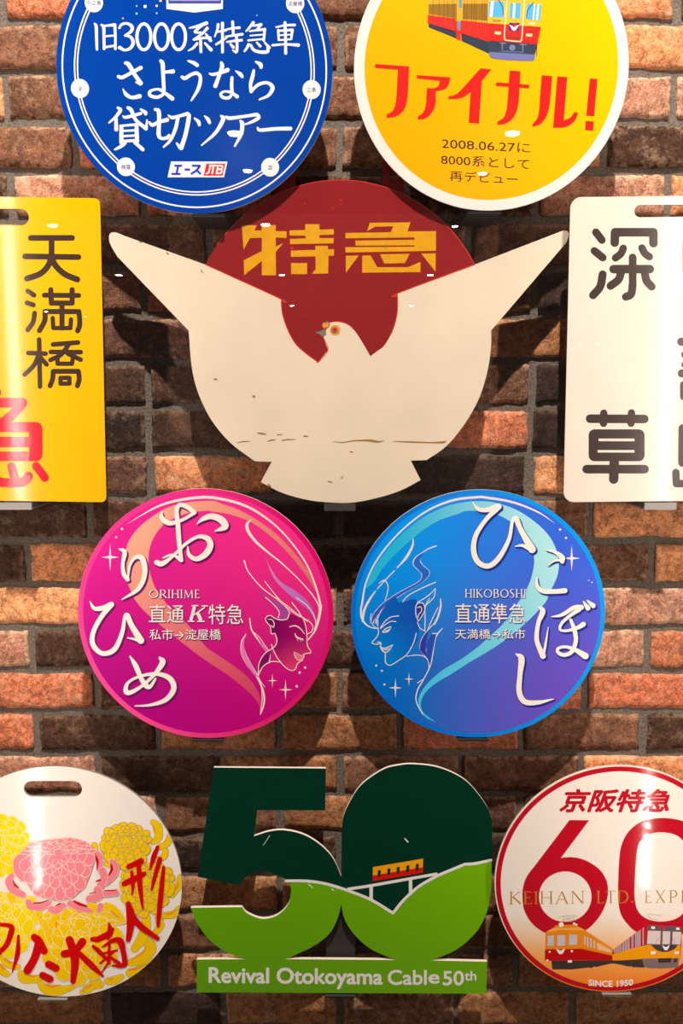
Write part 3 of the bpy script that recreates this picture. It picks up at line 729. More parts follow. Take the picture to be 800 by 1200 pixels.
sh.shape([(46, 50, 1), (246, 64, 1), (242, 160), (236, 250), (218, 315), (175, 355), (115, 368, 1), (114, 345, 1), (150, 325), (168, 270), (175, 180), (180, 84, 1), (46, 74, 1)])
sh.shape([(290, 115, 1), (486, 128, 1), (480, 165), (455, 198), (402, 210, 1), (400, 290), (372, 345), (335, 372), (296, 377, 1), (298, 358, 1), (328, 333), (343, 290), (350, 190, 1), (392, 192), (418, 177), (426, 150, 1), (290, 135, 1)])
sh.shape([(665, 75, 1), (728, 82, 1), (672, 150, 1), (655, 400, 1), (594, 395, 1), (606, 215, 1), (565, 244), (520, 256), (475, 256, 1), (476, 240, 1), (510, 232), (545, 207)])
sh.fr(570, 65, 5)
sh.poly([(55, 157), (250, 172), (247, 194), (54, 180)])
sh.shape([(135, 88, 1), (198, 93, 1), (193, 190), (185, 290), (160, 360), (115, 398), (62, 408, 1), (64, 388, 1), (100, 362), (118, 310), (125, 230)])
sh.shape([(322, 116, 1), (384, 121, 1), (376, 220), (366, 305), (348, 360), (315, 402), (268, 420, 1), (268, 402, 1), (294, 372), (307, 320), (313, 230)])
sh.shape([(413, 123, 1), (472, 126, 1), (452, 380, 1), (488, 365), (515, 332, 1), (536, 334, 1), (518, 380), (480, 412), (440, 424), (389, 424, 1)])
sh.poly([(604, 134), (649, 138), (630, 357), (583, 353)]); sh.poly([(580, 383), (628, 387), (623, 442), (576, 438)])
S.layer('red_lettering', sh, RED, lift=.0006)
sh = Sheet((500, 150, 5.714))
for body_, a_ in (('2008.06.27に', (100, 86, 692, 151, .004, 0, 32)), ('8000系として', (95, 190, 686, 262, .004, 0, 34)), ('再デビュー', (152, 296, 610, 368, .004, 0, 24))):
    S.layer('black_lettering', Sheet((500, 150, 5.714)).text(body_, *a_), BLACKI, lift=.0006)

# ================= yellow and cream destination plates =================
def rloop(cx, cz, w_, h, r, ang=0, n=6):
    P = rrect(-w_ / 2, -h / 2, w_ / 2, h / 2, r, n); c, s_ = math.cos(ang), math.sin(ang)
    return [(cx + x * c - z * s_, 0, cz + x * s_ + z * c) for x, z in P]
YEL = paint('yellow_enamel', (250, 180, 0), 0.16, vary=0.02, bump=0.06, scale=9)
YED = paint('yellow_edge', (200, 150, 10), 0.4)
S = Sign('destination_plate', 'yellow enamelled plate with brown and red characters at the left edge', 'sign', 0, 400, 0.09)
xr, zt_ = at(117, 232.3, .09); xb, zb_ = at(124.5, 588.5, .09)
ang = -math.atan2(xr - xb, zt_ - zb_) * -1
W0, H0 = 0.338, math.hypot(zt_ - zb_, xr - xb)
ex, ez = (xr + xb) / 2 - S.o[0], (zt_ + zb_) / 2 - S.o[2]
ang = -math.atan2(xr - xb, zt_ - zb_)
body = rloop(ex - W0 / 2 * math.cos(ang), ez - W0 / 2 * math.sin(ang), W0, H0, 0.009, ang)
sl = S.loc((-6, 254))
slot = rloop(sl[0], sl[2], 0.107, 0.0252, 0.0125, ang)[::-1]
S.slab('plate', [body, slot], 0.003, YEL, YED)
BRN = paint('brown_enamel', (66, 45, 38), 0.16, vary=0.10, bump=0.15, scale=160)
BRN2 = paint('dark_enamel', (66, 52, 48), 0.3, vary=0.12, bump=0.12, scale=200)
sh = Sheet((0, 220, 6.154))
sh.segs(42, [(222, 362), (520, 362)], [(180, 495), (565, 500)], [(372, 380), (372, 500)])
sh.line(44, [(372, 500), (345, 565), (290, 620), (195, 655)], [(372, 500), (400, 560), (465, 622), (557, 662)])
sh.segs(36, [(200, 745), (245, 775)], [(195, 830), (240, 845)], [(320, 775), (567, 777)])
sh.line(36, [(250, 905), (238, 970), (200, 1025)])
sh.segs(38, [(366, 735), (370, 832), (520, 832), (520, 735)], [(447, 832), (447, 1012)], [(325, 893), (568, 893)])
sh.line(38, [(325, 893), (322, 960), (285, 1030)], [(568, 893), (575, 960), (572, 1000), (560, 1032)])
sh.segs(32, [(380, 940), (384, 1012), (508, 1012), (512, 950)])
S.layer('brown_lettering', sh, BRN)
sh = Sheet((0, 390, 5.714))
sh.segs(32, [(190, 135), (305, 140)], [(262, 45), (268, 360)], [(340, 128), (540, 130)], [(355, 78), (522, 65)])
sh.line(32, [(255, 160), (225, 220), (165, 280)], [(275, 170), (312, 212)], [(462, 75), (410, 145), (338, 182)], [(455, 140), (540, 180)])
sh.segs(30, [(385, 160), (385, 207), (482, 207), (488, 165)], [(405, 302), (405, 340), (465, 340), (465, 302), (405, 302)])
sh.line(34, [(335, 355), (352, 310), (356, 262)]); sh.segs(34, [(356, 258), (525, 258)]); sh.line(34, [(525, 258), (530, 310), (518, 355)])
S.layer('brown_lettering', sh, BRN, lift=.00025)
REDE = paint('red_enamel', (222, 26, 44), 0.14, vary=0.06, bump=0.15, scale=120)
sh = Sheet((0, 390, 5.714))
sh.segs(66, [(-160, 468), (150, 468)]); sh.line(66, [(150, 470), (60, 570), (-60, 650)]); sh.line(60, [(-20, 400), (-120, 480), (-230, 560)])
sh.poly(rrect(-300, 598, 285, 860, 46), rectl(-240, 666, 195, 696)[::-1], rectl(-240, 767, 195, 795)[::-1])
sh.line(58, [(78, 895), (92, 950), (112, 1000)]); sh.line(62, [(-75, 890), (-60, 960), (0, 998), (90, 1006), (160, 995), (190, 960)]); sh.segs(56, [(242, 892), (300, 970)]); sh.line(56, [(-200, 890), (-260, 980)])
S.layer('red_lettering', sh, REDE, lift=.0005)

CRM = paint('cream_enamel', (236, 219, 202), 0.20, vary=0.035, bump=0.05, scale=12)
S = Sign('destination_plate', 'cream plate with rounded black characters and a hand slot', 'sign', 790, 400, 0.09)
xr, zt_ = at(668.3, 231, .09); xb, zb_ = at(660, 588.5, .09)
ang = -math.atan2(xr - xb, zt_ - zb_)
W0, H0 = 0.338, math.hypot(zt_ - zb_, xr - xb)
ex, ez = (xr + xb) / 2 - S.o[0], (zt_ + zb_) / 2 - S.o[2]
sl = S.loc((787, 247))
S.slab('plate', [rloop(ex + W0 / 2 * math.cos(ang), ez + W0 / 2 * math.sin(ang), W0, H0, 0.017, ang, 8), rloop(sl[0], sl[2], 0.118, 0.0186, 0.0092, ang)[::-1]], 0.003, CRM, paint('cream_edge', (176, 150, 112), 0.5))
sh = Sheet((660, 220, 5.714))
sh.segs(52, [(217, 298), (257, 350)], [(207, 423), (263, 468)], [(463, 467), (463, 660)])
sh.line(54, [(262, 580), (246, 660), (198, 720)]); sh.segs(58, [(343, 368), (345, 298), (602, 298), (602, 372)], [(335, 545), (578, 545)])
sh.line(50, [(400, 405), (385, 440), (348, 470)], [(525, 403), (545, 440), (575, 462)]); sh.line(54, [(463, 650), (452, 712), (418, 730)], [(385, 565), (368, 615), (315, 657)], [(543, 565), (556, 622), (590, 662)])
S.layer('black_character', sh, BRN2, lift=.00025); sh = Sheet((660, 390, 5.714))
sh.segs(58, [(178, 575), (541, 577)], [(155, 913), (543, 913)]); sh.segs(50, [(270, 538), (268, 606)], [(455, 536), (452, 606)]); sh.segs(64, [(340, 850), (336, 980)])
sh.poly(rrect(168, 646, 543, 860, 40), rectl(235, 708, 475, 726)[::-1], rectl(228, 785, 475, 802)[::-1])
S.layer('black_character', sh, BRN2, lift=.00025)
for fr_, w_, P in (((660, 390, 5.714), 56, [(788, 60), (900, 60)]), ((660, 390, 5.714), 56, [(792, 272), (900, 272)]), ((660, 390, 5.714), 44, [(808, 146), (880, 146)]), ((660, 390, 5.714), 44, [(810, 214), (880, 214)]),
                   ((660, 390, 5.714), 44, [(900, 345), (802, 345), (802, 430), (900, 430)]), ((660, 390, 5.714), 56, [(960, 640), (797, 640), (795, 870)]), ((660, 390, 5.714), 50, [(752, 935), (755, 1010), (900, 1010)]), ((660, 220, 5.714), 24, [(809, 365), (809, 560)])):
    S.layer('character_stroke', Sheet(fr_).segs(w_, P), BRN2, lift=.00025)

# ================= dove headmark =================
BONE = paint('bone_paint', (232, 213, 188), 0.34, vary=0.07, bump=0.05, scale=10)
S = Sign('dove_headmark', 'white dove headmark with spread wings before a dark red disc', 'sign', 398, 400, 0.08)
def g7(x, y): return (120 + x / 2.857, 250 + y / 2.857)
def g8(x, y): return (400 + x / 2.857, 250 + y / 2.857)
Lm, Rm = g7(345, 172), g8(445, 172)
def arc3(p, q, r_):
    """circle in the board's plane through three pixels"""
    a, b, c = (at(*k, S.d) for k in (p, q, r_))
    d = 2 * (a[0] * (b[1] - c[1]) + b[0] * (c[1] - a[1]) + c[0] * (a[1] - b[1]))
    s2 = [k[0] ** 2 + k[1] ** 2 for k in (a, b, c)]
    ux = (s2[0] * (b[1] - c[1]) + s2[1] * (c[1] - a[1]) + s2[2] * (a[1] - b[1])) / d
    uz = (s2[0] * (c[0] - b[0]) + s2[1] * (a[0] - c[0]) + s2[2] * (b[0] - a[0])) / d
    return ux, uz, math.hypot(a[0] - ux, a[1] - uz)
ux, uz, ur = arc3(Lm, (398, 211), Rm)
def px_of(x, z):
    dz = z - ZC; Y = DIST - S.d
    fz = Y * CP - dz * SP; up = Y * SP + dz * CP
    return (400 + F * x / fz, 600 - F * up / fz)
aL = math.atan2(at(*Lm, S.d)[1] - uz, at(*Lm, S.d)[0] - ux); aR = math.atan2(at(*Rm, S.d)[1] - uz, at(*Rm, S.d)[0] - ux)
if aL < 0: aL += 2 * math.pi
ARC = [px_of(ux + ur * math.cos(aL + (aR - aL) * k / 60), uz + ur * math.sin(aL + (aR - aL) * k / 60)) for k in range(61)]
def c1(p): return (p[0], p[1], 1)
left = [c1(g7(288, 392)), g7(292, 440), g7(297, 500), g7(309, 565), g7(332, 630), g7(370, 700), g7(430, 770), c1(g7(510, 830))]
low = [c1(g7(566, 832)), c1(g7(530, 900)), g7(600, 935), g7(680, 958), g7(760, 968), g8(40, 968), g8(130, 950), g8(200, 927), c1(g8(265, 893)), c1(g8(232, 828))]
right = [c1(g8(285, 826)), g8(350, 780), g8(410, 708), g8(460, 620), g8(488, 530), g8(500, 450), c1(g8(501, 392))]
tipR = [c1(g8(740, 112)), g8(757, 85), g8(760, 66), g8(745, 58), c1(g8(720, 66))]
tipL = [c1(g7(70, 74)), g7(45, 64), g7(28, 66), g7(22, 80), g7(27, 105), c1(g7(50, 145))]
OUT = loop(left + low + right + tipR, 6)
OUTL = OUT + []
# order: start at left body point, along the bottom, up the right wing, over the disc, down to the left tip
bodyloop = OUT[:len(OUT)]
tl = loop([c1(g7(70, 74)), g7(45, 64), g7(28, 66), g7(22, 80), g7(27, 105), c1(g7(50, 145))], 6)
k_end = (len(tipL) - 1) * 6
tl = open_spline([p[:2] for p in tipL], 6)
seq = []
for part in (left, low, right, tipR):
    pts = list(part)
    seq.append(pts)
flat = left + low + right + tipR
cur = []
cors = [i for i, p in enumerate(flat) if len(p) > 2]
for a, b in zip(cors, cors[1:]):
    cur += open_spline([p[:2] for p in flat[a:b + 1]], 6)[:-1]
cur.append(flat[-1][:2])
OUTLINE = cur + ARC[::-1] + tl
S.board('board', [OUTLINE], 0.009, BONE, paint('old_board_edge', (206, 184, 148), 0.6, vary=.1))
RDP = paint('dark_red_paint', (142, 24, 28), 0.30, vary=0.08, bump=0.06, scale=18)
c6 = lambda x, y: (340 + x / 6.667, 360 + y / 6.667)
lowred = [c1(Lm), c1(g7(597, 287)), g7(602, 335), g7(618, 385), g7(645, 435), g7(682, 470), c1(c6(218, 430)), c1(c6(295, 335)), c1(c6(258, 236)), c6(278, 180), c1(c6(300, 122)),
          c6(350, 112), c6(405, 117), c6(455, 138), c6(500, 180), c6(555, 262), c1(c6(625, 383)), c6(680, 342), c6(735, 298), g8(170, 395), g8(186, 335), c1(g8(188, 268)), c1(Rm)]
cors = [i for i, p in enumerate(lowred) if len(p) > 2]; lr = []
for a, b in zip(cors, cors[1:]): lr += open_spline([p[:2] for p in lowred[a:b + 1]], 6)[:-1]
disc_part = S.layer('red_disc', Sheet().poly(lr + ARC[::-1][:-1]), RDP, label='dark red painted disc behind the dove')
E2 = ink('orange_red_paint', (222, 60, 36), .35)
sh = Sheet(); sh.stroke([(x, y, .9) for x, y in lr[:70]], cap=False)
sh.stroke([(p[0], p[1], 1.0) for p in lr[-14:]] + [(Rm[0], Rm[1], 1.2)], cap=False); sh.stroke([(p[0], p[1], .7) for p in ARC[4:]], cap=False)
S.layer('red_outline', sh, E2)
GOLD = paint('old_gold_paint', (226, 160, 14), 0.32, vary=0.12, bump=.05, scale=60)
sh = Sheet((270, 240, 6.154))
sh.poly([(82, 148), (190, 148), (172, 185), (225, 185), (225, 148), (326, 146), (326, 190), (405, 192), (403, 240), (326, 236), (326, 300), (380, 277), (326, 340), (328, 508), (226, 508), (226, 405), (98, 508), (96, 400), (226, 335), (226, 238), (140, 240), (94, 325)])
sh.poly([(425, 185), (538, 182), (538, 140), (641, 140), (641, 180), (745, 176), (745, 215), (641, 218), (641, 240), (745, 240), (742, 278), (430, 284), (428, 246), (545, 242), (538, 222), (426, 222)])
sh.poly([(435, 330), (612, 325), (612, 296), (702, 296), (702, 322), (746, 320), (746, 366), (706, 368), (704, 495), (585, 498), (614, 465), (612, 372), (435, 376)]); sh.poly([(437, 420), (552, 420), (552, 500), (437, 500)])
sh.fr(395, 240, 6.154)
sh.poly([(235, 130), (528, 127), (506, 192), (712, 190), (712, 332), (60, 344), (58, 306), (556, 302), (556, 292), (132, 295), (130, 258), (556, 252), (556, 235), (60, 242), (58, 203), (385, 198), (405, 155), (275, 158), (215, 190)])
sh.poly([(62, 368), (155, 366), (62, 490)]); sh.poly([(605, 352), (710, 350), (708, 482)]); sh.poly([(180, 366), (240, 365), (288, 450), (510, 450), (600, 412), (600, 485), (180, 490)]); sh.poly([(308, 357), (522, 354), (488, 420), (340, 424)])
S.layer('gold_lettering', sh, GOLD)
GRYP = ink('grey_paint', (122, 112, 104), .4); ORP = ink('orange_paint', (236, 150, 20), .35)
sh = Sheet((340, 360, 6.667)); sh.shape([(188, 196, 1), (225, 190), (272, 168, 1), (282, 212, 1), (258, 235, 1), (225, 210)]); sh.poly(circ(268, 142, 21, 26, 20)); sh.poly(circ(290, 136, 19, 26, 20))
S.layer('beak', sh, GRYP)
sh = Sheet((340, 360, 6.667)); sh.poly(circ(268, 142, 14, 19, 16)); sh.poly(circ(290, 138, 11, 19, 16)); S.layer('cere', sh, ORP)
sh = Sheet((340, 360, 6.667)); sh.poly(circ(350, 180, 41, 42, 30)); e_ = S.layer('eye', sh, ORP, lift=.0003, label='orange eye with red pupil')
sh = Sheet((340, 360, 6.667)); sh.poly(circ(347, 181, 27, 27, 24)); S.layer('iris', sh, GRYP, lift=.0006, parent=e_)
sh = Sheet((340, 360, 6.667)); sh.poly(circ(347, 177, 15, 16, 20)); S.layer('pupil', sh, ink('pupil_red', (214, 20, 24)), lift=.0009, parent=e_)
sh = Sheet((400, 250, 2.857)); sh.poly([(742, 59), (739, 113), (752, 98), (760, 76), (757, 60)]); S.layer('repaired_tip', sh, ink('filler_grey', (176, 166, 148), .5), label='grey repaired wing tip')
sh = Sheet((120, 250, 2.857))
sh.stroke([(450, 768, 1), (470, 764, 3), (495, 763, 1)], [(520, 735, 3), (535, 737, 5), (550, 740, 1)], [(553, 763, 2), (565, 759, 4), (580, 758, 1)], [(585, 741, 3), (603, 740, 1)], [(600, 760, 2), (620, 757, 3), (648, 757, 1)], [(675, 745, 4), (690, 746, 1)], [(770, 764, 1), (800, 766, 2)],
          [(505, 612, 7), (509, 613, 6)], [(375, 555, 5), (383, 555, 4)], [(330, 190, 3), (336, 198, 2)], [(124, 94, 4), (130, 97, 4)], [(215, 132, 4), (221, 136, 4)], [(555, 908, 5), (562, 914, 5)], [(755, 897, 3), (768, 900, 3)])
sh.fr(400, 250, 2.857)
sh.stroke([(0, 768, 2), (40, 761, 3), (70, 760, 4), (95, 760, 7), (120, 764, 5), (142, 762, 1)], [(172, 763, 1), (230, 765, 4), (300, 767, 3), (340, 766, 6), (350, 762, 2)], [(148, 106, 3), (149, 114, 3)], [(30, 798, 4), (37, 799, 3)], [(0, 885, 3), (5, 880, 2)])
S.layer('chipped_paint', sh, ink('bare_wood_brown', (160, 112, 44), .7), label='brown chips and scratches in the paint')['kind'] = 'stuff'
sh = Sheet()
for x, y, r in ((399.5, 235, 1.5), (398.5, 240, 1.1), (357, 239, 1.3), (391, 244, .9), (358.5, 370, .9), (342, 291, 2.2), (337, 286, 1.0), (345, 293, 1.2), (290, 318, .7)): sh.poly(circ(x, y, r, r * .8, 8))
S.layer('red_spatter', sh, ink('bright_red_paint', (220, 20, 26), .3))['kind'] = 'stuff'
for nm, x0, x1, hole in (('hanging_tab', 320.5, 345.5, 333), ('hanging_tab', 449, 473.6, 462)):
    zt0 = 183
    L = [S.loc(p) for p in ((x0, zt0), (x1, zt0), (x1, 262), (x0, 262))]
    hc = S.loc((hole, 203.5)); hl = [(hc[0] + .0085 * math.cos(-2 * math.pi * k / 18), 0, hc[2] + .0085 * math.sin(-2 * math.pi * k / 18)) for k in range(18)]
    S.slab(nm, [L, hl], 0.003, RDP, RDP, y0=0.0092, label='red strap with a round hole rising behind the disc')

# ================= pink and light blue star-festival headmarks =================
def star(sh, x, y, w_, h):
    a, b = w_ * .5, h * .5
    sh.poly([(x - a, y), (x - a * .12, y - b * .09), (x, y - b), (x + a * .12, y - b * .09), (x + a, y), (x + a * .12, y + b * .09), (x, y + b), (x - a * .12, y + b * .09)])
PD = (Sheet())
LINE = paint('line_cream', (255, 232, 222), 0.25, vary=.01)
def calligraphy(S, strokes_by_frame, shadow, name):
    for k, (mat, off) in enumerate(((shadow, (1.7, 1.8)), (CREAM, (0, 0)))):
        sh = Sheet()
        for fr, st in strokes_by_frame:
            sh.fr(fr[0] + off[0], fr[1] + off[1], fr[2])
            for P in st: sh.stroke([(x, y, w_ * (1.26 if k == 0 else 1.13)) for x, y, w_ in P])
        S.layer('lettering_shadow' if k == 0 else name, sh, mat)

PINKR = grad('pink_rim_print', (255, 60, 150), (224, 0, 112), (255, 80, 150), (228, 20, 110), .21)
PINKB = grad('pink_print', (232, 34, 150), (255, 50, 140), (176, 0, 130), (206, 4, 124), .19)
S = Sign('round_headmark', 'magenta round headmark with a woman in profile and white brush lettering', 'sign', 241, 716.5, 0.09)
S.o = (-0.2263, -0.09, ZC - 0.3521); S.root.location = S.o
def cdisc(r, n=140): return [(r * math.cos(2 * math.pi * k / n), 0, r * math.sin(2 * math.pi * k / n)) for k in range(n)]
S.slab('board', [cdisc(0.2130)], 0.004, PINKR, EDGE)
S.ring('pink_field', 0.0, 0.2045, PINKB, lift=0.00025)
S.k = 1
C1, C2, C3, C4 = (90, 570, 5), (240, 570, 5), (90, 680, 5), (240, 700, 5)
def mp(fr, pts): return [(fr[0] + p[0] / fr[2], fr[1] + p[1] / fr[2]) + tuple(k / fr[2] for k in p[2:]) for p in pts]
cres = (mp(C1, [(800, 85), (700, 88), (600, 103), (500, 140), (380, 225), (310, 310), (285, 390), (285, 480), (297, 560)]) + mp(C3, [(320, 70), (345, 120), (400, 185), (500, 272), (600, 352), (700, 430), (800, 500)]) +
        mp(C4, [(130, 452), (230, 532), (290, 590), (320, 640), (322, 690, 1), (333, 650), (325, 590), (290, 515), (230, 448), (150, 388), (60, 328), (0, 283)]) +
        mp(C3, [(640, 250), (540, 155), (470, 60)]) + mp(C1, [(445, 560), (424, 480), (422, 390), (450, 300), (520, 215), (640, 160), (750, 143)]) +
        mp(C2, [(50, 148), (150, 165), (280, 215), (400, 305), (500, 405), (590, 520), (652, 620, 1), (630, 535), (560, 435), (450, 310), (330, 213), (200, 138), (100, 103)]))
SAL = grad('salmon_print', (252, 186, 150), (240, 130, 122), (232, 70, 110), (214, 60, 110), .20)
S.layer('crescent', Sheet().shape(cres), SAL, label='salmon crescent band')
sh = Sheet()
sh.stroke(mp(C1, [(300, 217, 1), (380, 168, 6), (480, 115, 12), (600, 80, 15), (750, 63, 16)]) + mp(C2, [(100, 75, 15), (200, 100, 14), (300, 146, 13), (420, 235, 10), (520, 345, 9), (600, 465, 9), (650, 590, 10), (676, 690, 12)]) + mp(C4, [(680, 60, 10), (668, 130, 9), (645, 195, 9), (605, 248, 6)]))
sh.stroke(mp(C2, [(272, 193, 3), (247, 222, 17), (255, 265, 18), (300, 325, 15), (380, 395, 10), (450, 450, 8), (560, 555, 6), (640, 650, 7), (676, 720, 8)]))
sh.fr(*C2)
sh.stroke([(230, 435, 8), (255, 500, 6), (330, 590, 6), (420, 660, 5), (520, 740, 5), (600, 790, 5)], [(350, 555, 4), (400, 620, 5), (460, 690, 5), (500, 742, 4)], [(510, 680, 5), (545, 728, 5), (570, 775, 5), (580, 800, 5)])
sh.fr(*C4)
sh.stroke([(262, 122, 6), (272, 185, 8), (305, 240, 9), (345, 295, 10), (375, 340, 8), (380, 378, 5)], [(262, 122, 4), (275, 190, 4), (320, 235, 4), (350, 280, 4), (372, 310, 4), (382, 345, 4), (375, 385, 5)],
          [(240, 215, 4), (215, 260, 6), (215, 330, 6), (250, 400, 6), (300, 460, 8), (335, 530, 10), (348, 590, 10), (342, 640, 8), (325, 685, 5)], [(240, 215, 4), (225, 270, 4), (240, 330, 4), (275, 400, 4), (310, 460, 5), (330, 520, 5), (335, 600, 5), (325, 685, 4)],
          [(300, 440, 3), (325, 490, 4), (352, 525, 3)])
S.layer('hair_strands', sh, LINE, label='cream lines of windblown hair')
LIL = grad('lilac_print', (236, 150, 205), (190, 110, 200), (236, 130, 190), (176, 80, 176), .06, c0=(.12, -.02))
sh = Sheet(C2); sh.shape([(352, 405, 1), (380, 470), (440, 555), (520, 605), (600, 670), (640, 740), (655, 800, 1), (600, 720), (500, 640), (420, 560), (385, 500)])
sh.fr(*C4); sh.shape([(240, 215, 1), (228, 270), (240, 330), (280, 410), (315, 470, 1), (290, 455), (245, 395), (215, 330), (215, 265)]); sh.shape([(300, 240, 1), (350, 285), (380, 330), (375, 385, 1), (355, 320)])
S.layer('lilac_lock', sh, LIL)
PUR = grad('face_print', (112, 0, 92), (176, 8, 104), (206, 20, 108), (255, 76, 124), .040, c0=(.132, -.070))
DP = ink('plum_ink', (128, 8, 104))
sh = Sheet(C2); sh.shape([(288, 600, 1), (350, 632), (420, 675), (478, 715), (495, 760, 1), (470, 780), (430, 785), (385, 772, 1), (430, 770), (442, 735), (400, 685), (340, 640)])
S.layer('violet_lock', sh, ink('violet_ink', (178, 70, 165)))
fsh = Sheet(C4)
fsh.shape([(385, 108, 1), (440, 130), (480, 128), (495, 95, 1), (545, 112), (575, 122, 1), (590, 175), (598, 240), (600, 280), (618, 325, 1), (575, 336), (580, 352), (572, 370), (540, 392), (530, 420), (505, 428), (468, 405), (425, 355), (400, 300), (415, 280), (422, 245), (408, 210), (388, 205), (375, 165), (358, 130)])
face = S.layer('face', fsh, PUR, label='woman with closed eyes in profile')
sh = Sheet(C4); sh.shape([(312, 455, 1), (312, 390), (350, 332), (385, 305, 1), (375, 360), (345, 400)]); S.layer('shoulder_shade', sh, DP)
sh = Sheet(C4)
sh.line(5, [(575, 120), (592, 175), (598, 235), (598, 268), (604, 290), (618, 312), (618, 325), (596, 328), (575, 335)], [(575, 335), (580, 345), (575, 352)], [(572, 368), (548, 382), (538, 398), (530, 420), (506, 428), (470, 408), (425, 355), (398, 300), (390, 275)],
        [(410, 210), (390, 212), (382, 170), (356, 135), (362, 112), (385, 107), (408, 122)], [(372, 128), (392, 130), (405, 150), (402, 175), (388, 165)], [(408, 122), (440, 132), (478, 128), (490, 110), (492, 95)],
        [(410, 210), (422, 248), (413, 282), (385, 305), (348, 332), (318, 385), (312, 450)], [(312, 458), (340, 405), (388, 377), (445, 378)], [(355, 0), (400, 38), (435, 85), (430, 118)], [(415, 0), (490, 55), (545, 100), (610, 140), (632, 170), (625, 200), (600, 215)],
        [(535, 0), (600, 50), (640, 110), (655, 180)], [(512, 35), (548, 80), (575, 125)], [(640, 0), (668, 60), (660, 130), (640, 190)])
sh.stroke([(497, 172, 5), (530, 166, 7), (560, 184, 6), (584, 214, 3)], [(527, 212, 4), (540, 234, 9), (575, 246, 6)], [(540, 236, 3), (545, 258, 2)], [(555, 242, 3), (565, 260, 2)], [(565, 244, 3), (578, 256, 2)])
sh.stroke([(522, 320, 4), (545, 332, 6), (562, 342, 5), (580, 348, 4)], [(522, 320, 4), (530, 350, 5), (552, 368, 6), (575, 358, 5), (580, 348, 3)])
S.layer('face_lines', sh, LINE)
sh = Sheet(C4); sh.shape([(522, 320, 1), (545, 330), (562, 342), (580, 348, 1), (568, 362), (550, 367), (532, 350)]); S.layer('lips', sh, ink('lip_pink', (248, 120, 140)))
for fr_, x, y, w_, h in ((C4, 395, 488, 56, 84), (C4, 472, 541, 80, 118), (C1, 195, 415, 104, 160)):
    sh = Sheet(fr_); star(sh, x, y, w_, h); S.layer('sparkle', sh, LINE, lift=.0006)
for fr_, x, y, r_ in ((C4, 587, 411, 7), (C4, 555, 441, 7), (C4, 538, 521, 7), (C1, 265, 249, 7), (C1, 230, 298, 6)):
    S.layer('dot', Sheet(fr_).poly(circ(x, y, r_, r_, 14)), LINE, lift=.0006)
PLUMS = ink('plum_shadow_print', (112, 8, 104))
calligraphy(S, [(C1, [[(497, 150, 8), (500, 188, 26), (545, 215, 24), (620, 195, 16), (688, 155, 18)], [(688, 152, 24), (650, 122, 24), (605, 108, 22), (585, 140, 22), (592, 220, 24), (600, 330, 24), (612, 432, 20)],
    [(468, 445, 26), (500, 452, 26), (560, 410, 16), (640, 335, 16), (710, 295, 18), (765, 305, 28), (782, 345, 32), (755, 395, 32), (700, 425, 24), (658, 400, 20), (650, 352, 6)], [(505, 418, 8), (560, 400, 12), (612, 432, 22)],
    [(703, 220, 4), (740, 190, 22), (790, 175, 30), (845, 195, 36), (868, 235, 34), (810, 262, 6)],
    [(248, 365, 8), (280, 385, 24), (270, 450, 18), (275, 510, 22), (298, 545, 22)], [(298, 545, 10), (312, 460, 14), (345, 415, 20), (385, 425, 28), (398, 510, 26), (360, 600, 22), (265, 662, 6)]]),
  (C3, [[(78, 125, 6), (105, 165, 20), (160, 160, 26), (202, 142, 30)], [(200, 145, 26), (140, 220, 24), (95, 310, 24), (97, 380, 26), (150, 428, 24), (220, 405, 26), (265, 310, 22), (280, 225, 18), (295, 205, 26), (322, 265, 28), (375, 352, 36)], [(298, 337, 6), (340, 345, 14), (375, 355, 24)],
    [(312, 445, 8), (345, 500, 26), (378, 575, 24), (405, 615, 28), (430, 622, 20), (462, 576, 10)], [(487, 455, 16), (503, 480, 30), (460, 545, 20), (390, 612, 16), (320, 655, 22), (288, 650, 26), (300, 600, 16), (370, 562, 14), (470, 548, 20), (545, 575, 28), (568, 635, 28), (520, 700, 24), (430, 730, 14), (340, 736, 5)]])],
    PLUMS, 'brush_lettering')
for k, (mat, dx) in enumerate(((PLUMS, .7), (WHITE, 0))):
    sh = Sheet()
    roman(sh, 'ORIHIME', 174.8 + dx, 691.2 + dx, 234 + dx, 700.6 + dx, heavy=1.0)
    sh.text('直通', 174.6 + dx, 708.5 + dx, 215.4 + dx, 729.6 + dx, bold=.003); sh.text('特急', 244.4 + dx, 708.2 + dx, 285 + dx, 731.4 + dx, bold=.003)
    sh.text('私市→淀屋橋', 175.3 + dx, 737 + dx, 258.6 + dx, 749.8 + dx, bold=.005)
    sh.fr(90 + dx, 680 + dx, 5); sh.stroke([(690, 152, 19), (668, 235, 19)], [(750, 158, 8), (688, 202, 8)], [(708, 190, 20), (728, 235, 20)], [(672, 148, 7), (712, 148, 7)], [(650, 240, 7), (690, 240, 7)], [(732, 150, 7), (768, 150, 7)], [(705, 240, 7), (748, 240, 7)], cap=False)
    S.layer('caption_shadow' if k == 0 else 'caption', sh, mat)

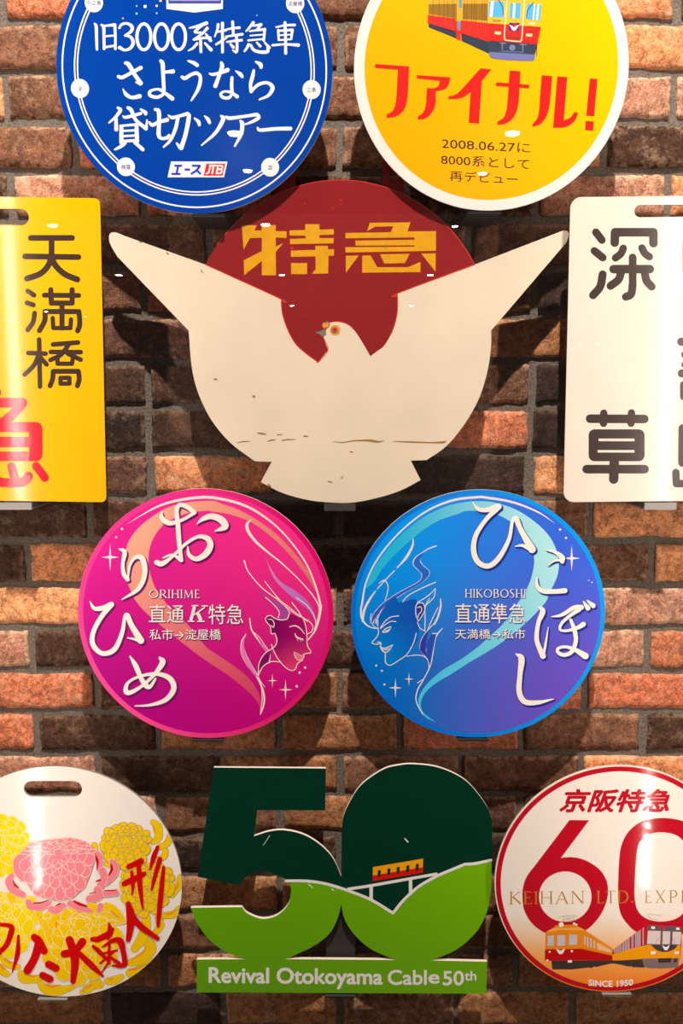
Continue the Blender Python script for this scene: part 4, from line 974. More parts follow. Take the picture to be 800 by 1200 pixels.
BLR = grad('blue_rim_print', (0, 120, 225), (0, 160, 250), (0, 104, 214), (0, 150, 240), .21)
BLB = grad('sky_print', (0, 156, 250), (56, 104, 228), (0, 110, 206), (108, 80, 198), .15)
S = Sign('round_headmark', 'light blue round headmark with a man in profile and white brush lettering', 'sign', 560, 716.5, 0.09)
S.o = (0.2274, -0.09, ZC - 0.3524); S.root.location = S.o
S.slab('board', [cdisc(0.2117)], 0.004, BLR, EDGE)
S.ring('blue_field', 0.0, 0.2045, BLB, lift=0.00025)
S.k = 1
C5, C6, C7, C8 = (410, 570, 5), (550, 570, 5), (410, 700, 5), (550, 690, 5)
cres = (mp(C5, [(90, 600, 1), (140, 480), (250, 335), (400, 200), (560, 118), (690, 90)]) + mp(C6, [(60, 87), (150, 95), (280, 140), (400, 222), (480, 312), (520, 420), (515, 520), (465, 630)]) + mp(C8, [(440, 85), (330, 200), (200, 305), (100, 372), (0, 430)]) +
        mp(C7, [(600, 445), (500, 505), (440, 560), (415, 620), (430, 675), (505, 733, 1), (440, 700), (402, 645), (405, 580), (450, 508), (540, 428), (640, 368), (740, 298)]) + mp(C8, [(110, 285), (200, 200), (270, 100)]) +
        mp(C6, [(330, 610), (365, 520), (378, 420), (345, 310), (260, 222), (150, 162), (0, 142)]) + mp(C5, [(620, 165), (520, 200), (420, 262), (300, 365), (200, 470), (140, 560)]))
AQ = grad('aqua_print', (30, 188, 230), (186, 238, 238), (60, 205, 245), (124, 220, 242), .16)
S.layer('crescent', Sheet().shape(cres), AQ, label='pale aqua crescent band')
BLINE = paint('line_ivory', (244, 232, 226), 0.25, vary=.01)
sh = Sheet()
sh.stroke(mp(C6, [(500, 217, 1), (400, 150, 9), (250, 92, 13), (100, 66, 14)]) + mp(C5, [(750, 63, 14), (600, 82, 13), (440, 150, 10), (290, 270, 9), (165, 420, 9), (95, 560, 9), (70, 690, 11)]) + mp(C7, [(64, 70, 11), (68, 120, 10), (95, 160, 9), (130, 178, 6), (165, 183, 4)]))
sh.fr(*C5)
sh.stroke([(370, 305, 4), (365, 350, 12), (330, 415, 14), (275, 478, 5)], [(262, 492, 5), (210, 545, 5), (160, 600, 5)], [(150, 612, 5), (110, 670, 12), (82, 730, 14), (74, 790, 10)], [(170, 568, 4), (200, 550, 6), (222, 580, 5), (218, 625, 5), (205, 668, 4)],
          [(505, 348, 7), (450, 370, 6), (420, 395, 5), (410, 430, 5), (425, 462, 5), (462, 495, 5), (455, 530, 5), (400, 575, 5), (300, 635, 5), (200, 705, 5), (150, 765, 5), (135, 800, 5)],
          [(440, 378, 4), (385, 415, 5), (370, 455, 5), (400, 490, 5), (422, 520, 5), (400, 560, 5), (300, 615, 5), (200, 680, 5), (140, 745, 5), (120, 800, 5)],
          [(500, 562, 6), (430, 592, 6), (340, 640, 5), (300, 690, 5), (285, 722, 5), (310, 735, 5), (380, 715, 5), (430, 690, 5)], [(500, 597, 3), (470, 630, 5), (420, 665, 5), (370, 690, 5), (320, 702, 5)], [(500, 597, 4), (490, 650, 5), (440, 700, 5)],
          [(350, 680, 4), (385, 672, 5), (360, 700, 4)], [(530, 662, 7), (532, 710, 6), (515, 770, 5), (495, 810, 5)], [(270, 660, 4), (280, 700, 5), (290, 722, 4)], [(270, 665, 4), (190, 720, 5), (150, 800, 5)])
sh.fr(*C7)
sh.stroke([(530, 10, 6), (528, 60, 6), (500, 140, 5), (450, 200, 5), (420, 245, 5), (410, 300, 5), (440, 345, 5)], [(515, 60, 4), (480, 130, 5), (450, 210, 5), (442, 290, 5), (468, 370, 5)], [(465, 5, 5), (440, 60, 5), (440, 130, 5), (438, 195, 5)],
          [(542, 180, 4), (505, 225, 9), (492, 275, 8), (478, 370, 6), (462, 420, 6), (428, 485, 6), (395, 545, 7), (388, 610, 6), (425, 685, 5)], [(482, 212, 5), (505, 212, 5)], [(395, 502, 4), (430, 478, 4)],
          [(330, 345, 4), (395, 338, 5), (440, 350, 5), (460, 380, 5), (462, 425, 5)], [(125, 95, 4), (120, 130, 4), (140, 170, 4), (165, 182, 4)], [(150, 75, 4), (150, 130, 4), (168, 182, 4)], [(170, 60, 4), (160, 110, 4), (165, 160, 4)])
S.layer('hair_strands', sh, BLINE, label='ivory lines of windblown hair')
IND = grad('indigo_print', (40, 110, 210), (30, 60, 180), (60, 60, 180), (40, 40, 150), .10)
sh = Sheet(C5); sh.shape([(440, 380, 1), (388, 415), (372, 455), (400, 490), (422, 520), (400, 560), (300, 615), (200, 680), (140, 745), (122, 800, 1), (135, 790), (200, 705), (300, 635), (400, 577), (455, 530), (462, 495), (425, 462), (410, 430)])
S.layer('dark_lock', sh, IND)
sh = Sheet(C7); sh.shape([(490, 160, 1), (435, 220), (412, 270), (412, 310), (445, 348, 1), (445, 290), (455, 215)]); S.layer('dark_lock', sh, ink('indigo_lock', (52, 60, 172)))
sh = Sheet(C7); sh.shape([(478, 215, 1), (505, 215, 1), (492, 275), (476, 360), (466, 395, 1), (448, 330), (452, 270)]); S.layer('dark_lock', sh, ink('blue_lock', (40, 84, 190)))
sh = Sheet(C5); sh.shape([(285, 722, 1), (300, 690), (345, 645, 1), (340, 680), (300, 735, 1)]); sh.shape([(350, 700, 1), (390, 690), (420, 700), (360, 720)]); S.layer('violet_lock', sh, ink('mid_blue_lock', (70, 130, 224)))
sh = Sheet(C5); sh.shape([(385, 715, 1), (400, 685), (425, 680), (438, 715), (425, 760), (405, 800), (395, 790), (390, 750)]); S.layer('ear_shade', sh, ink('ear_indigo', (44, 56, 150)))
FB = grad('face_blue_print', (0, 104, 200), (16, 84, 186), (0, 140, 224), (0, 106, 204), .045, c0=(-.136, -.035))
sh = Sheet(C7)
sh.shape([(165, 180, 1), (172, 110), (205, 50), (265, 0), (290, 30), (380, 10), (392, 60), (400, 140), (400, 200), (385, 260), (330, 335), (280, 370), (235, 397), (210, 385), (205, 325, 1), (178, 300), (178, 275, 1), (132, 268), (165, 215)])
S.layer('face', sh, FB, label='man in profile looking left')
sh = Sheet(C7)
sh.line(5, [(165, 182), (166, 212), (150, 240), (130, 262), (136, 272), (160, 274), (178, 268)], [(160, 262), (178, 264), (182, 276)], [(180, 275), (178, 290), (186, 304)], [(186, 308), (205, 325), (206, 350), (208, 382), (235, 398), (280, 372), (330, 336), (368, 275), (388, 210)],
        [(285, 108), (240, 115), (205, 140), (178, 178)], [(268, 142), (240, 140), (205, 160), (178, 182)], [(190, 202), (210, 182), (240, 172)], [(192, 204), (218, 202), (238, 180)], [(205, 188), (212, 198), (225, 190)],
        [(400, 138), (386, 100), (386, 50), (405, 32), (430, 38), (437, 75), (420, 110), (405, 135)], [(395, 60), (415, 55), (418, 80), (402, 100), (400, 115)], [(395, 145), (410, 180), (440, 198)])
sh.stroke([(176, 290, 4), (205, 298, 6), (250, 278, 4)], [(180, 305, 4), (205, 306, 5), (235, 300, 4), (250, 278, 3)], [(190, 315, 4), (210, 322, 6), (235, 304, 4)])
S.layer('face_lines', sh, BLINE)
for fr_, x, y, w_, h in ((C7, 345, 479, 56, 84), (C7, 266, 530, 80, 118), (C6, 598, 421, 104, 156)):
    sh = Sheet(fr_); star(sh, x, y, w_, h); S.layer('sparkle', sh, BLINE, lift=.0006)
for fr_, x, y, r_ in ((C7, 153, 399, 6), (C7, 186, 430, 6), (C7, 201, 510, 6), (C6, 530, 253, 7), (C6, 565, 302, 7), (C6, 698, 550, 4), (C6, 717, 562, 4)):
    S.layer('dot', Sheet(fr_).poly(circ(x, y, r_, r_, 14)), BLINE, lift=.0006)
INDS = ink('indigo_shadow_print', (34, 40, 140))
calligraphy(S, [(C6, [[(18, 95, 6), (50, 132, 20), (100, 137, 24), (168, 118, 34)], [(165, 125, 28), (95, 195, 22), (35, 290, 24), (24, 380, 28), (52, 445, 28), (110, 466, 26), (170, 420, 26), (230, 310, 20), (250, 205, 18), (272, 190, 28), (300, 255, 26), (365, 368, 40)], [(268, 350, 5), (310, 346, 16), (360, 368, 26)],
    [(445, 372, 4), (500, 385, 16), (540, 415, 28), (542, 440, 22)], [(545, 432, 14), (500, 435, 10), (455, 462, 4)], [(392, 535, 8), (397, 585, 20), (430, 613, 24), (500, 615, 24), (558, 610, 26)]]),
  (C8, [[(402, 105, 8), (428, 130, 28), (402, 200, 22), (392, 290, 24), (410, 350, 26), (430, 393, 30)], [(432, 390, 14), (445, 320, 12), (460, 225, 4)], [(480, 163, 5), (540, 152, 18), (610, 110, 22), (655, 108, 26)],
    [(640, 122, 22), (590, 155, 18), (540, 200, 16), (530, 238, 14), (570, 245, 14), (630, 228, 20), (666, 207, 26)], [(592, 182, 16), (612, 235, 22), (622, 300, 22), (600, 365, 22), (555, 387, 20), (518, 372, 18), (520, 348, 16), (565, 340, 16), (620, 358, 22), (678, 393, 34)],
    [(667, 75, 8), (692, 112, 26)], [(688, 68, 8), (723, 98, 26)], [(270, 380, 6), (303, 408, 32), (295, 500, 26), (290, 600, 28), (322, 660, 28), (400, 665, 22), (490, 645, 5)]])], INDS, 'brush_lettering')
for k, (mat, dx) in enumerate(((INDS, .7), (WHITE, 0))):
    sh = Sheet()
    roman(sh, 'HIKOBOSHI', 544.6 + dx, 690.4 + dx, 615.6 + dx, 700.2 + dx)
    sh.text('直通準急', 533 + dx, 707 + dx, 615.4 + dx, 730.2 + dx, bold=.003); sh.text('天満橋→私市', 533 + dx, 737 + dx, 615.2 + dx, 748.8 + dx, bold=.005)
    S.layer('caption_shadow' if k == 0 else 'caption', sh, mat)

# ================= green cut-out number headmark =================
S = Sign('number_headmark', 'dark and light green cut-out headmark shaped as the number 50', 'sign', 399, 1030, 0.08)
DG = paint('dark_green_gloss', (0, 52, 36), 0.12, vary=.03); LG = grad('leaf_green_print', (112, 178, 4), (128, 192, 6), (100, 164, 8), (112, 176, 6), .25, rough=.2)
five_top = [(250.5, 899.5, 1), (381.7, 900.5, 1), (381, 949.5, 1), (301.5, 949.5, 1), (297.5, 980, 1), (315, 974.5), (332.5, 973), (355, 978), (375, 990), (390, 1006), (399.6, 1027, 1)]
zero = [(400.3, 970, 1), (402, 958), (407.5, 944), (422.5, 920.5), (447.5, 902.5), (466, 897), (485, 895.6), (515, 899.8), (545, 914.5), (567, 940), (575, 958), (576.6, 972, 1), (575.8, 1036, 1)]
rest = [(573.5, 1055), (568.8, 1072.5), (557.5, 1092.5), (535, 1112.5), (505, 1125.5, 1), (570.5, 1127, 1), (569.5, 1164.5, 1), (230.5, 1163, 1), (230.5, 1124.5, 1), (287.5, 1124, 1), (265, 1115.5), (245, 1101), (230, 1080), (223.3, 1063.8, 1), (283, 1063, 1),
        (290, 1070.5), (307.5, 1076.8), (325, 1072.5), (337.5, 1060), (340.8, 1045)]
curl = [(337.5, 1034), (325, 1025), (307.5, 1020.5), (290, 1026), (280.5, 1037.5, 1), (231.5, 1027.5, 1)]
hole = [(399.8, 1060, 1), (395, 1077.5), (385, 1095), (365, 1110), (333.8, 1124, 1), (463.8, 1125, 1), (435, 1112.5), (415, 1095), (403.8, 1077.5)]
outline = loop(five_top + zero + rest + curl, 7); hl = loop(hole, 7)
S.board('board', [outline, hl], 0.006, DG, paint('foam_edge', (240, 222, 208), .5))
hill = [(338.6, 1034.5, 1), (362, 1034), (385, 1038), (410, 1046), (435, 1056), (460.5, 1071.5, 1), (474, 1056), (492, 1040), (512, 1028), (530, 1020.5), (547, 1014.2, 1), (575.9, 1010, 1), (575.8, 1036, 1)]
green = loop(hill + rest + [(340.6, 1040)], 7)
S.layer('green_hills', Sheet().poly(green, hl), LG, label='light green hills and base')
sh = Sheet()
sh.line(3.3, [(335.2, 1032.2), (362, 1032.6), (385, 1036.5), (410, 1044.5), (435, 1054.6), (460.3, 1070)], [(460.3, 1070), (473, 1054.5), (491, 1038.5), (512, 1026.5), (530, 1018.8), (545, 1012.6)], [(545, 1012.6), (556, 1012), (575, 1008)])
sh.segs(3.4, [(408, 1041.8), (430, 1038.6), (511, 1024.2)]); sh.segs(4, [(434.7, 1039), (434.7, 1054)], [(480.9, 1031), (480.9, 1047)])
S.layer('white_outline', sh, WHITE, label='white outline of hills and railway bridge')
tr = (430, 990, 8.889)
c_ = S.layer('cable_car', Sheet(tr).poly([(60, 232), (583, 143), (580, 288), (60, 376)]), ink('cab_orange', (252, 170, 10)), label='orange and red cable car crossing the bridge')
S.layer('red_skirt', Sheet(tr).poly([(60, 318), (583, 232), (580, 290), (60, 378)]), ink('cab_red', (224, 20, 10)), lift=.001, parent=c_)
for x, y in ((126, 300), (226, 281), (323, 266), (423, 249), (521, 233)):
    S.layer('window', Sheet(tr).poly([(x - 13, y - 34), (x + 18, y - 37), (x + 13, y + 32), (x - 18, y + 35)]), DG, lift=.0013, parent=c_)
sh = Sheet()
sh.text('Revival Otokoyama', 245, 1134.6, 447.6, 1158, bold=.028, slope=2.0)
sh.text('Cabl', 454.6, 1136.8, 499.4, 1153.8, bold=.028); sh.text('50', 519, 1138, 543, 1154.4, bold=.028); sh.text('th', 544.5, 1138, 557.6, 1148.8, bold=.03)
sh.text('e', 502.2, 1142, 514.4, 1152.2, bold=.05)
S.layer('lettering', sh, WHITE)
sh = Sheet(); sh.stroke([(474, 982.5, 1.2), (477.8, 986.6, 1.6)], [(316, 979, .7), (308, 991, .4)], [(389, 1042, 1.6), (391, 1043.4, 1)], [(361, 1036, 1), (366, 1040, 1.2)])
S.layer('scratches', sh, WHITE)

# ================= chrysanthemum headmark =================
S = Sign('round_headmark', 'white round headmark with pink and yellow chrysanthemums and red brush lettering', 'sign', 60, 1030, 0.09)
S.o = (-0.491, -0.09, ZC - 0.829); S.root.location = S.o
sc_ = S.loc((62, 924.4))
slot = rloop(sc_[0], sc_[2], 0.0995, 0.0283, 0.0141, 0, 10)[::-1]
S.slab('board', [cdisc(0.2135), slot], 0.005, paint('gloss_white_board', (250, 238, 228), 0.17, vary=.01), paint('white_edge', (150, 140, 120), .5))
S.k = 1
RC = at(60, 1030, .09)
def clip_disc(sh, r=0.2128):
    """keep the print on the board: pull points beyond the rim back onto it"""
    def fn(p):
        x, z = at(p[0], p[1], .09); dx, dz = x - S.o[0], z - S.o[2]; q = math.hypot(dx, dz)
        if q <= r: return p
        dx, dz = dx / q * r, dz / q * r
        return px_of2(S.o[0] + dx, S.o[2] + dz)
    sh.T = [t for t in (tuple(fn(p) for p in t) for t in sh.T)]
    return sh
def px_of2(x, z, d=.09):
    dz = z - ZC; Y = DIST - d; fz = Y * CP - dz * SP; up = Y * SP + dz * CP
    return (400 + F * x / fz, 600 - F * up / fz)
def petal(cx, cy, a, ln, wd):
    """rounded petal whose tip end is at (cx, cy), pointing along a"""
    pts = []
    for u, w_ in ((0, .45), (.12, .85), (.35, 1.0), (.6, .85), (.85, .5), (1.0, .1)):
        pts.append((u, w_))
    c, s_ = math.cos(a), math.sin(a); L_ = [(-u * ln, w_ * wd / 2) for u, w_ in pts] + [(-u * ln, -w_ * wd / 2) for u, w_ in pts[::-1]]
    return [(cx + x * c - y * s_, cy + x * s_ + y * c) for x, y in L_]
mlift = [0.0004]
def mum(O, rx, ru, rd, inkm, linem, rows=6, n0=15, seed=1, name='yellow_chrysanthemum', label=None, lw=.75, jag=.05, slim=1.05):
    """flower head drawn in rows of rounded petals, every petal with its own outline"""
    r = random.Random(seed); root = None
    for k in range(rows):
        f = 1 - k / rows * .93; n = max(5, int(n0 * (f ** .55)))
        shL, shF = Sheet(), Sheet(); ph = r.uniform(0, 6.28)
        for i in range(n):
            a = 2 * math.pi * (i + r.uniform(-.12, .12)) / n + ph
            g = f * r.uniform(1 - jag, 1 + jag); ry = rd if math.sin(a) > 0 else ru
            x, y = O[0] + math.cos(a) * rx * g, O[1] + math.sin(a) * ry * g
            aa = math.atan2(y - O[1], x - O[0]); rr = math.hypot(x - O[0], y - O[1])
            ca, sa = math.cos(a), math.sin(a); tang = math.hypot(rx * sa, ry * ca) * g * 2 * math.pi / n
            wd = max(3.0, tang * (slim if k == 0 else 1.08)); ln = max(rr * .95, wd * 1.2)
            P = petal(x, y, aa, ln, wd); shF.shape(P)
            L_ = P[:4][::-1]; Rt = P[-4:][::-1]                 # round the tip, down both flanks
            shL.stroke([(p[0], p[1], lw) for p in L_ + Rt], cap=False)
        clip_disc(shL); clip_disc(shF)
        o1 = S.layer('petals', shF, inkm, lift=mlift[0], parent=root); o2 = S.layer('petal_outlines', shL, linem, lift=mlift[0] + .00005, parent=root or o1)
        mlift[0] += .0001
        if root is None:
            root = o1; o1.name = name
            if label: o1['label'] = label
    return root
YK = paint('lemon_ink', (255, 222, 0), .12, vary=.01); YG = paint('golden_ink', (255, 206, 0), .13, vary=.01); GL = paint('petal_line', (186, 160, 96), .2); CL = paint('pale_petal_line', (250, 226, 170), .2)
PKI = paint('rose_ink', (252, 138, 152), .12, vary=.02); PKL = paint('rose_line', (252, 214, 196), .2)
def curls(name, lst, inkm, linem, under=None, ow=1.0):
    for fr, P, U in lst:
        shL, shF = Sheet(fr), Sheet(fr)
        shL.stroke([(x, y, w_ + ow * fr[2]) for x, y, w_ in P]); shF.stroke(P); clip_disc(shL); clip_disc(shF)
        o = S.layer(name, shL, linem, lift=mlift[0]); S.layer('petal_face', shF, inkm, lift=mlift[0] + .00004, parent=o)
        if U and under is not None: S.layer('petal_underside', clip_disc(Sheet(fr).stroke(U)), under, lift=mlift[0] + .00008, parent=o)
        mlift[0] += .00010
A5, A6, A7, A8 = (0, 890, 7.273), (105, 940, 7.273), (0, 1040, 7.273), (100, 1040, 7.273)
ORU = paint('amber_ink', (250, 160, 20), .15)
curls('outer_petal', [
 (A7, [(20, 590, 50), (60, 650, 60), (150, 680, 50)], [(40, 610, 14), (80, 640, 20), (110, 650, 6)]),
 (A7, [(-60, 640, 60), (0, 700, 70), (60, 740, 50)], [(0, 650, 16), (30, 690, 24)]),
 (A7, [(180, 740, 60), (210, 780, 70), (330, 780, 60)], [(215, 742, 6), (270, 755, 22), (330, 750, 8)]),
 (A7, [(340, 820, 44), (400, 870, 84), (500, 880, 76), (620, 850, 40)], [(380, 830, 6), (440, 842, 26), (520, 832, 8)]),
 (A7, [(700, 890, 40), (760, 850, 60), (860, 830, 50)], [(700, 885, 10), (760, 850, 26)]),
 (A8, [(20, 870, 60), (60, 830, 70), (110, 800, 50)], [(10, 860, 14), (50, 830, 20)]),
 (A8, [(190, 800, 50), (250, 790, 70), (310, 760, 40)], [(190, 770, 6), (215, 782, 14), (240, 775, 5)]),
 (A8, [(380, 730, 70), (460, 700, 60), (560, 620, 40)], [(370, 700, 20), (440, 690, 20), (520, 650, 6)]),
 (A8, [(545, 480, 90), (560, 530, 80), (480, 610, 80), (390, 640, 60)], [(520, 500, 6), (490, 550, 18), (400, 610, 12)]),
 (A8, [(520, 260, 70), (500, 400, 90), (420, 520, 60)], None),
 (A8, [(620, 250, 50), (640, 320, 60), (600, 380, 50)], [(600, 250, 20), (610, 320, 20)]),
 (A8, [(800, 180, 50), (760, 225, 60), (670, 240, 50)], [(660, 225, 6), (720, 225, 16), (775, 190, 6)]),
 (A6, [(775, 640, 50), (760, 700, 60), (700, 790, 50)], [(760, 680, 12), (740, 730, 18), (690, 775, 8)]),
 (A6, [(540, 170, 44), (585, 210, 60), (585, 300, 60), (540, 340, 40)], [(540, 200, 8), (555, 260, 14)]),
 (A6, [(690, 290, 60), (660, 350, 50), (590, 385, 40)], [(660, 290, 6), (640, 340, 10)]),
 (A6, [(645, 415, 50), (635, 460, 50), (580, 490, 40)], None),
 (A6, [(150, 290, 44), (125, 370, 50), (150, 470, 44)], [(160, 360, 8), (158, 400, 6)]), (A6, [(225, 225, 60), (200, 270, 50)], [(235, 240, 8), (215, 265, 8)]),
 (A6, [(40, 365, 44), (50, 390, 40)], None), (A6, [(150, 520, 50), (200, 545, 40)], None)], YG, GL, ORU)
mum((-3, 985), 39, 31, 43, YK, CL, 5, 15, 3, label='yellow chrysanthemum at the left edge')
mum((6, 1063), 42, 16, 60, YK, CL, 5, 15, 4, label='yellow chrysanthemum at the lower left')
mum((172, 1032), 33, 22, 42, YG, GL, 5, 14, 5, label='yellow chrysanthemum behind the right lettering')
mum((148, 984), 30, 20, 36, YG, GL, 5, 15, 6, label='yellow chrysanthemum at the upper right')
mum((94, 1081), 52, 17, 72, YG, CL, 5, 15, 7, label='large yellow chrysanthemum at the foot')
curls('curled_petal', [(A7, [(330, 215, 60), (340, 260, 50)], None), (A7, [(480, 245, 70), (440, 320, 60)], [(485, 290, 16), (482, 335, 16)]), (A7, [(570, 215, 70), (545, 260, 50)], None), (A7, [(640, 185, 60), (690, 185, 64)], [(665, 205, 8), (690, 205, 10)]), (A7, [(90, 70, 60), (110, 110, 44)], None),
 (A7, [(370, 295, 60), (390, 340, 50)], None), (A8, [(40, 145, 50), (85, 170, 60), (85, 200, 40)], [(55, 185, 12), (65, 205, 10)]), (A8, [(180, 155, 60), (240, 185, 70), (310, 260, 50)], [(215, 195, 6), (245, 220, 20), (280, 255, 10)])], YG, CL, ORU)
REDU = paint('crimson_ink', (200, 10, 30), .15)
curls('curled_petal', [
 (A5, [(200, 815, 50), (150, 860, 62), (155, 950, 60), (200, 1010, 50)], [(188, 840, 6), (182, 900, 26), (208, 965, 12)]),
 (A5, [(100, 990, 44), (75, 1040, 56), (120, 1110, 60), (200, 1150, 50)], [(110, 1025, 6), (130, 1065, 18), (160, 1090, 12)]),
 (A5, [(265, 775, 44), (235, 810, 50), (240, 860, 40)], [(270, 795, 8), (258, 815, 14)]), (A5, [(375, 735, 50), (340, 770, 56)], [(372, 742, 10), (360, 775, 14)]), (A5, [(455, 710, 60), (500, 715, 44)], None),
 (A5, [(575, 710, 60), (590, 740, 50)], None), (A5, [(660, 730, 50), (705, 750, 56), (712, 800, 40)], [(660, 745, 10), (690, 780, 20)]),
 (A6, [(40, 420, 50), (85, 460, 50), (85, 560, 50)], [(50, 445, 14), (68, 500, 22), (65, 570, 8)]),
 (A6, [(195, 505, 50), (225, 545, 52), (210, 610, 56), (140, 680, 50)], [(185, 530, 14), (190, 570, 24), (165, 620, 12)]),
 (A6, [(110, 580, 60), (125, 640, 60), (90, 720, 60)], [(60, 670, 14), (90, 660, 18)]), (A6, [(235, 770, 40), (130, 775, 50)], [(130, 748, 8), (200, 748, 12), (240, 740, 6)]),
 (A6, [(70, 745, 70), (80, 800, 60), (0, 820, 60)], [(0, 775, 8), (50, 765, 8)]),
 (A7, [(245, 120, 50), (270, 155, 60), (350, 165, 50), (420, 130, 40)], [(290, 128, 10), (350, 125, 14), (415, 105, 8)]),
 (A7, [(440, 180, 56), (480, 190, 60), (540, 150, 50)], [(475, 152, 8), (515, 132, 14)]),
 (A7, [(600, 130, 50), (680, 170, 50), (760, 190, 40)], [(632, 112, 16), (690, 140, 24), (740, 155, 16)]), (A6, [(95, 880, 50), (85, 910, 44)], None)], PKI, PKL, REDU)
mum((69, 999), 44, 15, 55, PKI, PKL, 4, 19, 11, 'pink_chrysanthemum', 'pink chrysanthemum in the middle', jag=.07, slim=.98)
RB = paint('brush_red', (214, 6, 12), .14, vary=.02)
sh = Sheet(A6)
sh.stroke([(335, 545, 47), (380, 525, 47), (440, 498, 54)], [(360, 590, 28), (370, 690, 33), (365, 780, 14)], [(295, 690, 45), (400, 642, 54), (468, 603, 35)], [(420, 530, 40), (430, 700, 45), (455, 905, 17)], [(580, 378, 31), (545, 465, 42), (518, 565, 17)],
          [(600, 480, 40), (560, 620, 35), (530, 740, 21)], [(632, 550, 28), (612, 750, 45), (594, 930, 42), (585, 1050, 24)], [(330, 862, 45), (352, 960, 76), (345, 1080, 57), (330, 1165, 42)], [(365, 960, 47), (440, 1055, 54), (580, 1155, 38)])
sh.fr(*A8)
sh.stroke([(62, 435, 40), (110, 435, 52), (180, 400, 52), (238, 350, 24)], [(203, 298, 17), (215, 370, 54), (195, 430, 28)], [(68, 495, 26), (120, 540, 40), (190, 615, 26)], [(150, 500, 17), (240, 445, 40), (300, 455, 59), (325, 540, 47), (338, 640, 47), (300, 662, 33), (235, 660, 14)],
          [(205, 480, 26), (205, 640, 26)], [(140, 560, 21), (270, 530, 21)], [(240, 545, 19), (130, 640, 21)], [(220, 590, 24), (290, 645, 40)], [(205, 625, 21), (140, 715, 9)])
sh.fr(*A7)
sh.stroke([(595, 440, 66), (635, 560, 76), (640, 660, 68), (625, 795, 47)], [(552, 560, 66), (640, 535, 59), (706, 456, 66)], [(680, 560, 47), (790, 665, 54), (880, 750, 17)],
          [(295, 418, 61), (330, 450, 71), (378, 535, 66)], [(335, 470, 73), (295, 600, 66), (238, 700, 71)], [(418, 650, 66), (480, 682, 64)], [(365, 742, 59), (428, 775, 64)],
          [(160, 405, 21), (152, 560, 42), (105, 720, 7)], [(-60, 310, 35), (10, 310, 31), (95, 325, 42), (100, 370, 50), (60, 480, 45), (-10, 555, 40)])
S.layer('red_brush_lettering', sh, RB, lift=mlift[0] + .0002)

# ================= red-rimmed anniversary headmark =================
def fade_board():
    m, nt, b = nodes('fading_board_print'); N = nt.nodes.new; Lk = nt.links.new
    tc = N('ShaderNodeTexCoord'); sp = N('ShaderNodeSeparateXYZ'); Lk(tc.outputs['Object'], sp.inputs[0])
    mr = N('ShaderNodeMapRange'); mr.inputs[1].default_value = -0.20; mr.inputs[2].default_value = -0.06; Lk(sp.outputs[2], mr.inputs[0])
    r = N('ShaderNodeValToRGB'); e = r.color_ramp.elements; e[0].position = 0; e[0].color = lin((255, 128, 20)); e[1].position = 1; e[1].color = lin((250, 236, 224))
    k = e.new(.45); k.color = lin((253, 178, 96)); k = e.new(.75); k.color = lin((250, 216, 184))
    Lk(mr.outputs[0], r.inputs[0]); Lk(r.outputs[0], b.inputs['Base Color']); b.inputs['Roughness'].default_value = 0.13
    return m
S = Sign('round_headmark', 'white round headmark with red rim, large red number 60 and two trains', 'sign', 722, 1030, 0.09)
S.o = (0.4760, -0.09, ZC - 0.8238); S.root.location = S.o
S.slab('board', [cdisc(0.2098)], 0.004, fade_board(), EDGE)
CR = paint('crimson_print', (196, 16, 38), .10, vary=.02)
S.ring('red_rim', 0.1993, 0.2080, CR, lift=.0003)
B2, B3, B4, B5 = (590, 950, 7.273), (690, 950, 7.273), (630, 1060, 8), (710, 1060, 8.889)
sh = Sheet(B2)
six = loop([(560, 80, 1), (728, 82, 1), (488, 402, 1), (570, 395), (660, 410), (745, 448), (827, 512), (877, 600), (889, 700), (867, 800), (817, 900), (727, 1000), (620, 1055), (510, 1072), (420, 1062), (330, 1030), (240, 960), (180, 862), (160, 760), (165, 650), (200, 555), (270, 462)], 6)
sh.poly(six, circ(524, 733, 224, 215, 60)[::-1])
sh.fr(*B3)
sh.poly(loop([(248, 600), (254, 450), (268, 325), (305, 225), (365, 148), (460, 88), (625, 62), (790, 86), (885, 148), (945, 230), (985, 330), (1000, 450), (1005, 600), (1000, 760), (975, 880), (920, 970), (830, 1040), (625, 1080), (420, 1040), (330, 970), (270, 880), (248, 760)], 5),
        loop([(388, 640), (396, 480), (408, 345), (432, 265), (490, 212), (560, 188), (640, 185), (720, 200), (785, 240), (832, 320), (850, 450), (858, 620), (850, 760), (810, 860), (740, 920), (620, 945), (500, 925), (420, 860), (390, 760)], 5)[::-1])
S.layer('large_number', sh, CR, lift=.0003, label='large crimson number 60')
sh = Sheet(); sh.text('京阪特急', 659.5, 925.4, 786, 951.2, bold=.035, skew=.34); S.layer('red_lettering', sh, CR, lift=.0003)
GLD = paint('gold_print', (190, 138, 34), .2, vary=.02)
sh = Sheet(); roman(sh, 'KEIHAN', 596.6, 1044.8, 684.8, 1059, slope=-.8, heavy=.9); roman(sh, 'LTD.', 699, 1044, 743, 1058, slope=-.5, heavy=.9); roman(sh, 'EXPRESS', 755.2, 1043.4, 846, 1057.4, slope=-.8, gap=.30, heavy=.9)
S.layer('gold_lettering', sh, GLD, lift=.0006)
def pic2(P, name, rgb, lift, frame, parent=None, label=None):
    for p in P: o = S.layer(name, Sheet(frame).poly(p), paint('tint_%d_%d_%d' % rgb, rgb, .14, vary=.01), lift=lift, parent=parent, label=label)
    return o
old = pic2([[(72, 262), (110, 235), (152, 215), (160, 196), (340, 186), (400, 215), (450, 245), (700, 412), (698, 522), (66, 526)]], 'old_train', (238, 140, 24), .0008, B4, label='orange and red old train at the left')
pic2([[(75, 258), (150, 218), (395, 218), (450, 246), (405, 240), (220, 238)]], 'roof', (250, 176, 84), .0010, B4, old)
